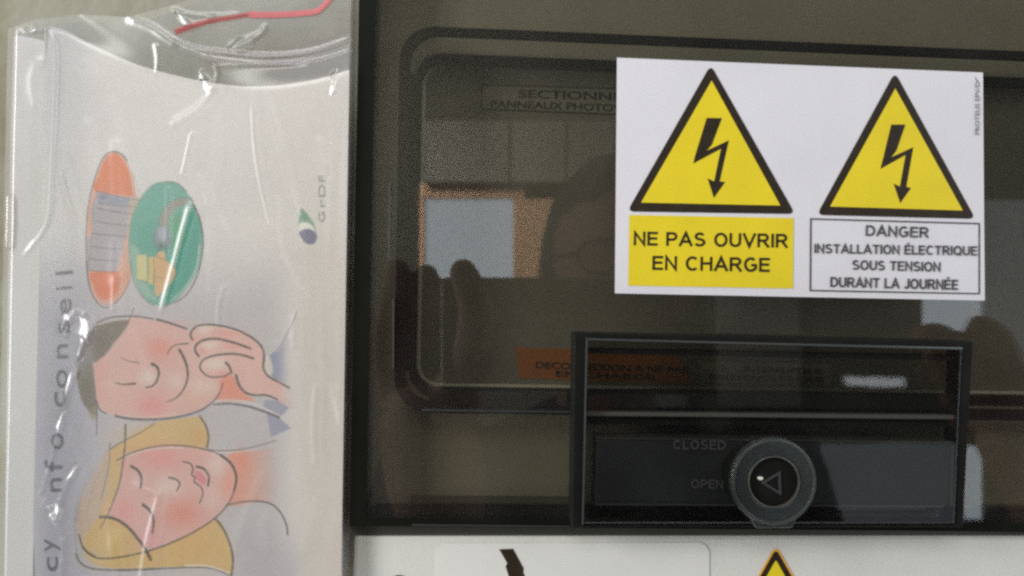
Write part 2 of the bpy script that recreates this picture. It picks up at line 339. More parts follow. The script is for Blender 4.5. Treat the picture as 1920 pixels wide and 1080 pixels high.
lp = prism('lock_plate', [(1118, 822), (1786, 830), (1780, 950), (1114, 944)], -0.0008, YF+0.0014, mat('lock_plate_plastic', (0.030, 0.034, 0.033), 0.28, 0.5, noise=0.2, nscale=50), la, bevel=0.0006)
prism('latch_rib', [(1116, 944), (1770, 948), (1770, 951), (1116, 947)], -0.0007, YF+0.0009, m_edge2, la)
prism('latch_rib', [(1786, 830), (1789, 830), (1786, 950), (1783, 950)], -0.0007, YF+0.0009, m_lip, la)
prism('latch_rib', [(1118, 820), (1786, 828), (1786, 831), (1118, 823)], -0.0007, YF+0.0009, m_lip, la)
# knob
kc = (1452, 904); YK = YF-0.0032
def circ(c, r, n=56, ry=None, a0=0): return [(c[0]+r*math.cos(a0+2*math.pi*k/n), c[1]+(ry or r)*math.sin(a0+2*math.pi*k/n)) for k in range(n)]
ringo = circ(kc, 80, ry=83)
ko = ringo
prism('knob_tab', [(1404, 962), (1500, 962), (1486, 991), (1418, 991)], YF-0.0002, YK+0.0006, m_knob, la, bevel=0.0004)
kn = ring('knob', ko, circ(kc, 47), YF-0.0001, YK, m_knob, box, bevel=0.0007)
ring('knob_rim', circ(kc, 79, ry=81), circ(kc, 73, ry=75), YK+0.0004, YK-0.0003, clear('knob_rim_plastic', (0.5, 0.52, 0.5), 0.2, 1.5, haze=0.3, hazecol=(0.13, 0.15, 0.13)), kn, bevel=0.0002)
ring('knob_collar', circ(kc, 49), circ(kc, 46), YK+0.0006, YK-0.0003, m_lip, kn, bevel=0.00025)
prism('knob_core', circ(kc, 46), YF-0.0002, YK+0.0012, m_black, kn, bevel=0.0005)
tri = [(1427, 906), (1464, 884), (1466, 930)]
ring('arrow_mark', tri, [(1435, 906), (1460, 891), (1461, 922)], YK+0.0013, YK+0.0007, m_emb, kn, bevel=0.0001)
prism('knob_glint', circ((1426, 897), 5, 14, 3), YK+0.0013, YK+0.0006, mat('painted_glint', (0.75, 0.75, 0.65), 0.3, 0.6), kn)  # pale spot painted as a glint on the knob
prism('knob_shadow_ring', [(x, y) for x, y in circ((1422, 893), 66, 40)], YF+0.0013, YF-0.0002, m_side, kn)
sans('lettering', 'CLOSED', (1262, 842), (1361, 843), 17, m_emb, la, YF-0.0001, 0.14)
sans('lettering', 'OPEN', (1296, 915), (1356, 916), 16, m_emb, la, YF-0.0001, 0.14)

# ------------------------------------------------------------------ labels on the lower housing
YB = 0.004
sy = thing('lower_label', P(1100, 1100, YB), 'pale rounded label with black bolt arrow on the ivory housing below the cover', 'label')
prism('label_sheet', rrect([(816, 1019), (1330, 1017), (1330, 1250), (808, 1250)], 22), YB-0.0001, YB-0.0003, mat('label_paper', alb('#c4c4be'), 0.45, 0.4, noise=0.03), sy)
prism('bolt_arrow', [(936, 1030), (962, 1029), (982, 1066), (981, 1073), (1005, 1130), (1024, 1180), (985, 1180), (948, 1062), (951, 1056)], YB-0.00031, YB-0.0004, m_ink, sy)
prism('warning_dot', circ((748, 1096), 19, 30, 17), YB-0.0001, YB-0.0003, m_ink, sy)
s2 = thing('warning_label', P(1455, 1110, YB), 'orange bordered yellow triangle label at the bottom edge of the ivory housing', 'label')
def rtri(a, l, r, rad, n=5):
    out = []; pts = [np.array(p, float) for p in (a, r, l)]
    for i in range(3):
        c = pts[i]; u = pts[i-1]-c; v = pts[(i+1) % 3]-c; u /= np.linalg.norm(u); v /= np.linalg.norm(v)
        for k in range(n+1):
            t = k/n; out.append(tuple((1-t)**2*(c+u*rad)+2*t*(1-t)*c+t*t*(c+v*rad)))
    return out
prism('label_border', rtri((1455, 1022), (1330, 1240), (1580, 1240), 16), YB-0.0001, YB-0.0002, mat('amber_vinyl', (0.80, 0.42, 0.05), 0.4), s2)
prism('label_frame', rtri((1455, 1029), (1338, 1236), (1572, 1236), 12), YB-0.00021, YB-0.0003, m_ink, s2)
prism('label_field', rtri((1455, 1050), (1358, 1224), (1552, 1224), 4), YB-0.00031, YB-0.0004, m_yel, s2)

# ------------------------------------------------------------------ white warning sticker
st = thing('warning_sticker', P(1500, 556, 0), 'white warning sticker with two yellow lightning bolt triangles and French captions', 'sticker')
SQ = [(1157, 108), (1843, 136), (1846.5, 563.5), (1153, 550)]
def S(u, v):   # sticker coordinates 0..1 (fraction of its width and height) in pixels
    a = np.array(SQ[0])*(1-u)+np.array(SQ[1])*u; b_ = np.array(SQ[3])*(1-u)+np.array(SQ[2])*u
    return tuple(a*(1-v)+b_*v)
# sheet with a top right corner that has just begun to lift
nu, nv = 60, 38; gx = np.linspace(0, 1, nu); gv = np.linspace(0, 1, nv); vv = []
def lift(u, v): return -0.00022-0.0012*max(0, (u-0.93)/0.07+(0.12-v)/0.12-1.0)**2*(u > 0.90)*(v < 0.14)
for j in gv:
    for i in gx: vv.append(P(*S(i, j), lift(i, j)))
ff = [(j*nu+i, j*nu+i+1, (j+1)*nu+i+1, (j+1)*nu+i) for j in range(nv-1) for i in range(nu-1)]
sh = mesh('sheet', vv, ff, m_white, st)
so = sh.modifiers.new('thick', 'SOLIDIFY'); so.thickness = 0.00018; so.offset = -1
Y1, Y2, Y3 = -0.00036, -0.00046, -0.00056
def tri_sign(a, l, r, a2, l2, r2, bolt):
    t = prism('warning_triangle', rtri(a, l, r, 14), -0.0003, Y1, m_ink, st)
    prism('yellow_field', [a2, r2, l2], Y1, Y2, m_yel, t)
    prism('lightning_bolt', bolt, Y2, Y3, m_ink, t)
ZX = lambda u, v: (1140+u/2.16, 90+v/2.16)
tri_sign(ZX(416, 68), ZX(78, 662), ZX(758, 672), ZX(420, 132), ZX(134, 626), ZX(698, 638),
         [ZX(*p) for p in [(400, 283), (461, 284), (420, 392), (397, 417), (489, 374), (452, 540), (474, 543), (429, 606), (404, 528), (430, 541), (458, 407), (346, 467), (352, 440)]])
tri_sign(ZX(1162, 98), ZX(846, 676), ZX(1488, 692), ZX(1164, 164), ZX(900, 642), ZX(1437, 658),
         [ZX(*p) for p in [(1148, 310), (1204, 310), (1168, 415), (1146, 443), (1236, 402), (1208, 562), (1227, 567), (1184, 627), (1158, 550), (1183, 562), (1206, 432), (1104, 489), (1110, 466)]])
pn = prism('caption_panel', [(1180, 403), (1488, 409), (1487, 541), (1178, 535.5)], -0.0003, Y1, m_yel, st)
sans('word', 'NE PAS OUVRIR', (1188, 460), (1477, 464.5), 26, m_ink, pn, Y1-0.0001, 0.175)
sans('word', 'EN CHARGE', (1223, 506), (1443, 510), 26.5, m_ink, pn, Y1-0.0001, 0.175)
bq = [(1519, 409), (1837.5, 418), (1837.5, 552), (1518, 546)]
p2 = ring('caption_border', bq, [(1521.8, 411.8), (1835, 420.6), (1835, 549.4), (1521, 543.2)], -0.0003, Y1, m_inkg, st)
for body, a_, b2, c_, bo in (('DANGER', (1623, 442), (1741, 446), 20, .014), ('INSTALLATION ÉLECTRIQUE', (1527, 474.5), (1832, 479), 17.5, .010),
                             ('SOUS TENSION', (1598, 505.5), (1763, 509.5), 18, .010), ('DURANT LA JOURNÉE', (1557, 538), (1796, 543.5), 19, .010)):
    sans('word', body, a_, b2, c_, m_inkg, p2, Y1-0.0001, 0.18)
letters('maker_mark', 'PROTEUS EPV/DC', (1836.5, 252), (1837, 143), 8.5, m_inkg, st, -0.00060, 0.0)

# ------------------------------------------------------------------ booklet with printed cover
def YC(px, py):      # depth of the cover sheet: it bows gently, proud at its folded edge
    px = np.asarray(px, float); py = np.asarray(py, float); u = np.clip((px-62)/600, 0, 1)
    return -0.0025-0.0016*np.exp(-((u-0.0)/0.10)**2)+0.0035*np.sin(u*math.pi*0.9)*(0.4+0.6*np.exp(-(py/260)**2))-0.0010*np.sin(py/310+u*2)
def left_x(py): return 86-0.024*np.asarray(py, float)
def right_x(py): return 657-0.016*np.asarray(py, float)
top_pts = smoothline([(86, 50), (104, 51), (130, 60), (165, 80), (215, 103), (262, 122), (310, 136), (380, 152), (450, 161), (510, 161), (560, 155), (610, 145), (660, 129)], 8)
def top_y(px): return np.interp(px, top_pts[:, 0], top_pts[:, 1])
SP = 1.55
ncx = int(580/SP); ncy = int(1060/SP)
U, V = np.meshgrid(np.linspace(0, 1, ncx), np.linspace(0, 1, ncy))
PY = 50+V*1060
PX = left_x(PY)+U*(right_x(PY)-left_x(PY))
tY = top_y(PX); PY = tY+V*(1110-tY); PX = left_x(PY)+U*(right_x(PY)-left_x(PY))
CV = np.zeros((ncy, ncx, 3))
def nz(scale, seed):   # smooth noise field
    r = np.random.default_rng(seed); g = r.random((int(1200/scale)+3, int(800/scale)+3)); x = PX/scale; y = np.clip(PY, 0, None)/scale
    i = np.floor(x).astype(int); j = np.floor(y).astype(int); fx = x-i; fy = y-j; fx = fx*fx*(3-2*fx); fy = fy*fy*(3-2*fy)
    i = np.clip(i, 0, g.shape[1]-2); j = np.clip(j, 0, g.shape[0]-2)
    return (g[j, i]*(1-fx)+g[j, i+1]*fx)*(1-fy)+(g[j+1, i]*(1-fx)+g[j+1, i+1]*fx)*fy
GR = nz(2.2, 1); G2 = nz(7, 2); G3 = nz(60, 3)
def sm(x): x = np.clip(x, 0, 1); return x*x*(3-2*x)
def blend(sl, col, a):
    c = np.array(alb(col)); CV[sl] = CV[sl]*(1-a[..., None])+c*a[..., None]
def bbox(p, pad):
    x0, y0 = p.min(0)-pad; x1, y1 = p.max(0)+pad
    w = (PX >= x0) & (PX <= x1) & (PY >= y0) & (PY <= y1); r = np.where(w.any(1))[0]; c = np.where(w.any(0))[0]
    if len(r) == 0 or len(c) == 0: return None
    return (slice(r[0], r[-1]+1), slice(c[0], c[-1]+1))
def segd(x, y, a, b):
    ab = b-a; t = np.clip(((x-a[0])*ab[0]+(y-a[1])*ab[1])/max(ab@ab, 1e-9), 0, 1)
    return np.hypot(x-a[0]-ab[0]*t, y-a[1]-ab[1]*t), t
def fill(pts, col, a=1.0, soft=1.2, smooth=True, fade=None, tex=0.0):
    p = smoothline(pts, 5, True) if smooth else np.array(pts, float); s = bbox(p, soft*2+2)
    if s is None: return
    x, y = PX[s], PY[s]; ins = np.zeros(x.shape, bool); dm = np.full(x.shape, 1e9)
    for i in range(len(p)):
        A, B = p[i], p[(i+1) % len(p)]
        dm = np.minimum(dm, segd(x, y, A, B)[0])
        c = (A[1] > y) != (B[1] > y)
        with np.errstate(all='ignore'): ins ^= c & (x < (B[0]-A[0])*(y-A[1])/(B[1]-A[1]+1e-12)+A[0])
    al = sm(np.where(ins, dm, -dm)/(2*soft)+0.5)*a
    if fade is not None: al = al*fade(x, y)
    if tex: al = al*(1-tex+tex*sm(GR[s]*1.6))
    blend(s, col, al)
def stroke(pts, col, w=3.0, a=0.85, w1=None, soft=0.8, tex=0.35, n=6):
    """pencil line; w at its start, w1 at its end (both full widths, px)"""
    p = smoothline(pts, n); w1 = w if w1 is None else w1; s = bbox(p, max(w, w1)+3)
    if s is None: return
    x, y = PX[s], PY[s]; al = np.zeros(x.shape); N = len(p)-1
    for i in range(N):
        d, t = segd(x, y, p[i], p[i+1]); ww = (w+(w1-w)*(i+t)/N)/2
        al = np.maximum(al, sm((ww-d)/(2*soft)+0.5))
    al = al*a*(1-tex+tex*sm(GR[s]*1.7)); blend(s, col, al)
def blot(c, rx, ry, col, a, p=1.0):
    s = bbox(np.array([[c[0]-rx*2.2, c[1]-ry*2.2], [c[0]+rx*2.2, c[1]+ry*2.2]]), 0)
    if s is None: return
    r = ((PX[s]-c[0])/rx)**2+((PY[s]-c[1])/ry)**2; blend(s, col, a*np.exp(-r*p))
ALL = (slice(None), slice(None))
# paper: warm white, turning to a printed lilac grey lower down
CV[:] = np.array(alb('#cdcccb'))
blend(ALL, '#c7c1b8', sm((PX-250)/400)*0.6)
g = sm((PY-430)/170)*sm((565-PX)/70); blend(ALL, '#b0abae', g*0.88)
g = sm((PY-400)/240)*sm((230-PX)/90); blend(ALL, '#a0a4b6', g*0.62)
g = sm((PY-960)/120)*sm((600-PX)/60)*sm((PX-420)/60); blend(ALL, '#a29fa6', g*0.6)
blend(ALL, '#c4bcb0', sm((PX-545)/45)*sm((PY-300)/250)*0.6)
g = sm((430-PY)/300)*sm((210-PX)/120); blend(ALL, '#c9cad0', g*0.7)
A = lambda L_: [(140+u/4.155, 560+v/4.155) for u, v in L_]
Bc = lambda L_: [(120+u/3.6, 780+v/3.6) for u, v in L_]
Cc = lambda L_: [(140+u/3.377, 270+v/3.377) for u, v in L_]
INK = '#433d30'; INKB = '#4c4c50'
# -- orange oval with a list sheet
ov = Cc([(240, 48), (300, 70), (345, 140), (380, 250), (400, 420), (395, 640), (370, 800), (320, 930), (255, 1000), (190, 1020), (130, 980), (95, 890), (75, 740), (72, 560), (90, 380), (130, 220), (180, 100)])
fill(ov, '#d39272', 0.75, 2.0)
fill(Cc([(245, 58), (300, 90), (340, 170), (365, 300), (360, 330), (130, 295), (150, 200), (190, 100)]), '#d6753f', 0.95, 1.5)
fill(Cc([(105, 815), (330, 815), (280, 940), (200, 985), (150, 965), (115, 890)]), '#e0713c', 0.95, 2.2)
fill(Cc([(300, 700), (360, 690), (350, 830), (290, 940), (260, 960)]), '#cf9d85', 0.8, 4)
fill(Cc([(145, 305), (350, 338), (340, 520), (300, 700), (265, 808), (80, 800), (75, 600), (120, 560), (100, 420)]), '#a3a1a6', 0.97, 1.3, smooth=False)
fill(Cc([(350, 340), (430, 365), (370, 520), (330, 520)]), '#b4aa9c', 0.9, 2.5)
fill(Cc([(150, 315), (345, 345), (340, 390), (150, 372)]), '#8d95a6', 0.9, 1.6, smooth=False)
blot(Cc([(180, 335)])[0], 7, 5, '#53606f', 0.7)
for a_, b_ in (((130, 298), (430, 360)), ((150, 372), (390, 400)), ((145, 408), (390, 445)), ((140, 490), (350, 518)), ((110, 565), (335, 585)), ((105, 648), (310, 668)), ((90, 725), (275, 740)), ((80, 798), (270, 810))):
    stroke(Cc([a_, ((a_[0]+b_[0])/2, (a_[1]+b_[1])/2+4), b_]), '#57565a', 2.2, 0.8, 1.3)
stroke(Cc([(145, 305), (120, 380), (118, 470), (108, 570), (100, 700), (80, 800)]), '#77747a', 1.6, 0.6)
stroke(Cc([(330, 105), (300, 68), (240, 48), (180, 90), (130, 210), (90, 370), (72, 560), (75, 740)]), '#5d5a56', 4.2, 0.8, 1.8)
stroke(Cc([(75, 740), (85, 860), (115, 960), (170, 1030), (230, 1025), (300, 960), (350, 860)]), '#55544c', 3.6, 0.85, 1.5)
stroke(Cc([(365, 170), (400, 270), (430, 350)]), '#8e8374', 1.4, 0.5)
# -- green oval with hose and tap
gv_ = [(575, 240), (640, 250), (700, 295), (760, 390), (800, 520), (805, 650), (780, 790), (720, 900), (640, 990), (570, 1022), (500, 1015), (430, 960), (375, 850), (345, 720), (345, 570), (370, 440), (430, 325), (500, 255)]
fill(Cc(gv_), '#5aa391', 1.0, 1.6)
fill(Cc([(640, 480), (780, 450), (785, 700), (720, 870), (620, 970), (580, 990), (620, 760)]), '#1f9580', 0.9, 5)
fill(Cc([(400, 520), (560, 500), (600, 660), (420, 690)]), '#3d9a86', 0.6, 8); fill(Cc([(480, 300), (640, 290), (560, 420), (430, 450)]), '#4da392', 0.6, 8)
fill(Cc([(600, 480), (700, 450), (680, 620), (620, 680)]), '#4f9a63', 0.6, 7)
fill(Cc([(345, 640), (420, 700), (440, 860), (520, 990), (430, 950), (375, 850)]), '#8fb29f', 0.75, 4)
fill(Cc([(540, 520), (540, 470), (580, 390), (650, 350), (715, 345), (700, 385), (640, 410), (600, 470), (590, 525)]), '#8f8d84', 0.95, 1.3)
for k in range(6):
    t = k/5; cx = 560+t*115; cy = 480-t*105-20*math.sin(t*3)
    stroke(Cc([(cx-18, cy-14), (cx+18, cy+18)]), '#6f6a62', 1.1, 0.7)
stroke(Cc([(540, 520), (535, 470), (575, 388), (650, 348), (710, 345)]), '#5f5a52', 1.2, 0.7)
fill(Cc([(515, 530), (550, 520), (595, 535), (608, 590), (600, 640), (560, 655), (520, 640), (500, 590)]), '#7f8a92', 0.95, 1.3)
fill(Cc([(530, 535), (575, 535), (575, 610), (530, 600)]), '#9aa6b4', 0.8, 1.6); blot(Cc([(555, 650)])[0], 9, 7, '#44594f', 0.85)
stroke(Cc([(505, 560), (500, 610), (520, 660), (570, 690), (600, 655), (608, 590)]), '#4e5c58', 1.6, 0.7)
fill(Cc([(500, 725), (520, 715), (530, 685), (565, 685), (580, 735), (615, 770), (640, 800), (630, 850), (600, 890), (560, 930), (525, 965), (510, 950), (505, 860)]), '#d0a468', 0.97, 1.3)
fill(Cc([(395, 705), (455, 700), (460, 870), (395, 855)]), '#c7bf7f', 0.97, 1.4, smooth=False)
fill(Cc([(465, 715), (500, 715), (498, 890), (465, 880)]), '#ccb25f', 0.97, 1.3, smooth=False)
for L_ in ([(460, 705), (470, 790), (462, 880)], [(500, 720), (505, 800), (500, 885)], [(395, 860), (450, 875)], [(500, 845), (555, 850)], [(520, 715), (580, 735)], [(635, 770), (642, 810), (625, 860)]):
    stroke(Cc(L_), '#6e6650', 1.4, 0.75)
stroke(Cc([(345, 700), (345, 570), (372, 440), (432, 325), (505, 252), (580, 238)]), '#7f8c80', 1.8, 0.65, 2.2)
stroke(Cc([(580, 238), (650, 250), (705, 300)]), '#5b665e', 3.2, 0.8)
stroke(Cc([(735, 345), (790, 470), (812, 600), (800, 740), (760, 870), (690, 970), (570, 1028)]), '#4c4f43', 4.4, 0.92, 2.0)
stroke(Cc([(790, 640), (770, 780), (700, 910), (620, 985)]), '#c9cfc8', 2.4, 0.7, 1.2)
stroke(Cc([(500, 1020), (430, 970), (370, 860), (350, 740)]), '#6c6f62', 3.4, 0.75, 1.6)
fill(Cc([(715, 350), (745, 345), (640, 770), (600, 900), (570, 1030), (530, 1010), (560, 930), (610, 770)]), '#a9b5a5', 0.5, 2.0, smooth=False)
# -- blue fabric at the right of the man
fill(A([(1520, 455), (1590, 400), (1640, 310), (1730, 110), (1760, 250), (1740, 500), (1700, 690), (1620, 650), (1530, 600)]), '#7d84a0', 0.9, 1.6, fade=lambda x, y: 1-sm((x-515)/32))
fill(A([(1485, 455), (1520, 460), (1545, 560), (1520, 600), (1490, 580)]), '#cfc3b4', 0.8, 2)
# -- man's face
face = A([(420, 158), (600, 168), (740, 200), (870, 245), (920, 330), (1000, 480), (1130, 640), (1140, 700), (1100, 765), (1000, 850), (860, 900), (650, 930), (480, 935), (330, 915), (220, 870), (175, 800), (160, 650), (145, 510), (215, 460), (300, 370)])
fill(face, '#d0a49a', 1.0, 1.3)
blot(A([(660, 390)])[0], 26, 22, '#d9826a', 0.75); blot(A([(600, 830)])[0], 27, 20, '#db7f7c', 0.8)
blot(A([(210, 600)])[0], 12, 40, '#d89286', 0.5); blot(A([(900, 760)])[0], 45, 18, '#d6a58d', 0.6); blot(A([(780, 200)])[0], 40, 8, '#d59c8d', 0.5)
blot(A([(1000, 680)])[0], 26, 16, '#d2bca8', 0.7); blot(A([(570, 610)])[0], 16, 14, '#d3c0b8', 0.9); blot(A([(790, 640)])[0], 15, 14, '#d2bcb4', 0.7); blot(A([(300, 660)])[0], 20, 16, '#cdaf9b', 0.6)
# hair
fill(A([(175, 200), (260, 172), (420, 160), (400, 230), (330, 320), (270, 400), (215, 460), (140, 500), (150, 600), (165, 720), (170, 900), (110, 870), (50, 770), (22, 650), (18, 540), (60, 360), (110, 260)]), '#746a60', 0.96, 1.6, tex=0.25)
fill(A([(160, 260), (260, 200), (400, 180), (380, 240), (290, 350), (215, 450), (150, 490)]), '#6a5f4e', 0.8, 3, tex=0.45)
fill(A([(60, 540), (140, 520), (150, 650), (165, 800), (160, 910), (90, 850), (40, 740)]), '#6f6a56', 0.8, 3, tex=0.45)
fill(A([(110, 880), (165, 830), (170, 930), (130, 940)]), '#8d8667', 0.6, 3)
blot(A([(80, 420)])[0], 14, 28, '#84828a', 0.7)
# hand and neck
fill(A([(1130, 640), (1200, 590), (1260, 640), (1330, 740), (1400, 790), (1300, 800), (1100, 795), (1130, 720)]), '#da8466', 0.95, 2.5)
fill(A([(870, 240), (905, 250), (930, 215), (1010, 203), (1130, 210), (1290, 255), (1420, 330), (1470, 400), (1470, 530), (1510, 600), (1680, 695), (1700, 860), (1620, 830), (1560, 785), (1480, 755), (1390, 745), (1320, 705), (1270, 610), (1200, 570), (1130, 640), (1060, 600), (985, 540), (970, 450), (920, 400), (890, 330)]), '#d3a599', 0.97, 1.4, fade=lambda x, y: 1-0.8*sm((x-520)/26))
for c, rx, ry in (((1010, 245), 14, 8), ((1040, 360), 22, 8), ((1090, 510), 24, 15)): blot(A([c])[0], rx, ry, '#d6c2b4', 0.9)
for c, rx, ry in (((1200, 270), 30, 7), ((960, 330), 8, 8), ((990, 400), 7, 7), ((1240, 370), 24, 6), ((1150, 590), 22, 8)): blot(A([c])[0], rx, ry, '#dc8f7e', 0.7)
blot(A([(1210, 660)])[0], 16, 18, '#dc7c5c', 0.7); blot(A([(1390, 470)])[0], 16, 30, '#d6a99c', 0.6)
fill(A([(1480, 790), (1580, 790), (1670, 850), (1600, 930), (1465, 840)]), '#8a8da4', 0.85, 2, smooth=False)
fill(A([(1490, 880), (1590, 925), (1690, 1010), (1530, 1078)]), '#858aa3', 0.85, 2, smooth=False)
stroke(A([(1075, 800), (1200, 790), (1360, 810), (1500, 865), (1620, 930), (1690, 1000)]), '#c9c3bd', 4, 0.8)
# lines of the man
for L_, w_, w1_, c_ in (([(170, 190), (240, 158), (330, 140), (480, 138), (610, 158)], 2.2, 2.8, INK), ([(640, 162), (740, 190), (872, 235)], 3.8, 3.6, INK),
        ([(460, 75), (435, 140), (400, 220), (330, 320)], 2.0, 1.0, '#6d685e'), ([(918, 318), (902, 285), (925, 235), (980, 208), (1090, 205), (1250, 240), (1390, 310), (1462, 385), (1475, 460), (1470, 540), (1510, 605), (1600, 655), (1672, 695)], 4.0, 3.6, INK),
        ([(968, 448), (940, 410), (945, 365), (1000, 325), (1100, 312), (1230, 340), (1370, 388)], 4.2, 4.2, INK),
        ([(1215, 575), (1160, 605), (1060, 610), (1000, 575), (975, 530), (1000, 480), (1080, 445), (1200, 430), (1300, 438), (1390, 465)], 2.6, 4.2, INK),
        ([(1180, 500), (1205, 530), (1222, 575)], 5.0, 4.0, INK), ([(1258, 598), (1280, 670), (1330, 730), (1400, 752), (1490, 752), (1580, 785)], 4.6, 3.0, INK),
        ([(722, 432), (750, 385), (800, 358), (885, 350)], 2.0, 2.6, INK), ([(815, 398), (850, 460), (878, 550), (875, 640), (840, 720), (780, 780), (718, 802)], 5.4, 1.6, INK),
        ([(603, 510), (640, 530), (655, 580), (640, 640), (605, 680), (552, 692)], 5.2, 2.4, INK), ([(360, 462), (430, 488), (500, 500)], 1.4, 2.6, '#7d6a62'),
        ([(315, 655), (380, 668), (470, 662)], 1.4, 4.2, '#5a4a44'), ([(1155, 655), (1135, 720), (1090, 790), (1000, 860), (880, 905), (740, 932), (580, 942), (430, 935), (320, 912)], 2.0, 5.0, INKB),
        ([(165, 800), (200, 870), (245, 895)], 2.0, 2.6, INKB), ([(178, 800), (172, 930), (172, 1055)], 1.8, 1.8, INKB),
        ([(1085, 825), (1200, 818), (1340, 838), (1480, 880), (1590, 925)], 3.2, 4.4, '#50514f'), ([(1735, 95), (1700, 180), (1650, 280), (1600, 370), (1520, 450)], 1.6, 1.2, '#6a6d80')):
    stroke(A(L_), c_, w_*1.12, 0.98, w1_*1.12)
stroke(A([(190, 200), (300, 170), (415, 160)]), '#d3cbbc', 2.2, 0.8, 1.4); stroke(A([(330, 905), (480, 922), (640, 918), (800, 900)]), '#d8c5b4', 2.4, 0.6)
stroke(A([(950, 225), (1010, 215), (1150, 225), (1300, 270)]), '#dcc8b4', 2.0, 0.6)
# -- woman
fill(Bc([(300, 240), (420, 160), (600, 50), (800, 15), (920, 5), (955, 60), (970, 140), (955, 215), (800, 200), (650, 205), (500, 235), (400, 270), (390, 400), (350, 540), (290, 670), (230, 760), (180, 640), (200, 480), (260, 320)]), '#c9a663', 0.97, 1.6)
blot(Bc([(520, 150)])[0], 50, 22, '#cfab63', 0.6); blot(Bc([(900, 150)])[0], 20, 20, '#c79a4a', 0.6)
fill(Bc([(235, 320), (300, 230), (300, 500), (250, 640), (240, 760), (170, 900), (110, 870), (85, 750), (95, 620), (150, 470)]), '#b9a493', 0.85, 4)
fill(Bc([(110, 560), (190, 600), (230, 740), (200, 880), (140, 900), (90, 780)]), '#bda68b', 0.8, 5)
fill(Bc([(250, 690), (400, 730), (520, 850), (575, 905), (800, 820), (1020, 700), (1090, 780), (1130, 900), (1135, 1060), (1000, 1022), (700, 1020), (400, 1030), (220, 1010), (130, 930), (150, 800)]), '#c8a55c', 0.97, 1.8)
blot(Bc([(900, 900)])[0], 50, 30, '#c79b45', 0.5); blot(Bc([(330, 820)])[0], 25, 18, '#d0b26b', 0.6); blot(Bc([(180, 960)])[0], 26, 20, '#b9ac8e', 0.5)
fill(Bc([(1100, 265), (1300, 235), (1430, 235), (1450, 560), (1300, 580), (1120, 600), (1160, 430)]), '#d58e72', 0.95, 3, fade=lambda x, y: 1-sm((x-440)/100))
blot(Bc([(1190, 300)])[0], 16, 22, '#dc7f62', 0.6)
fill(Bc([(410, 290), (500, 245), (640, 210), (800, 205), (930, 225), (1060, 270), (1140, 350), (1162, 430), (1140, 530), (1080, 620), (1000, 700), (850, 790), (700, 855), (575, 895), (500, 815), (390, 720), (300, 670), (350, 560), (395, 420)]), '#cfa198', 1.0, 1.3)
for c, rx, ry, col_, a_ in (((650, 280), 46, 22, '#d98a80', .75), ((800, 660), 40, 30, '#d37f66', .8), ((1110, 460), 16, 30, '#d88d72', .7), ((400, 640), 24, 22, '#d58c86', .6), ((420, 360), 10, 30, '#da948c', .6), ((560, 850), 26, 14, '#d5939a', .5), ((880, 240), 26, 10, '#d9a08e', .5)):
    blot(Bc([c])[0], rx, ry, col_, a_)
for c, rx, ry, a_ in (((700, 480), 26, 20, .8), ((1030, 330), 16, 22, .75), ((500, 440), 14, 12, .5), ((990, 560), 18, 20, .4), ((600, 620), 20, 12, .3)): blot(Bc([c])[0], rx, ry, '#d3c0b6', a_)
fill(Bc([(878, 372), (905, 372), (940, 395), (958, 430), (950, 462), (925, 456), (900, 436), (888, 410)]), '#cc7480', 0.9, 2.0)
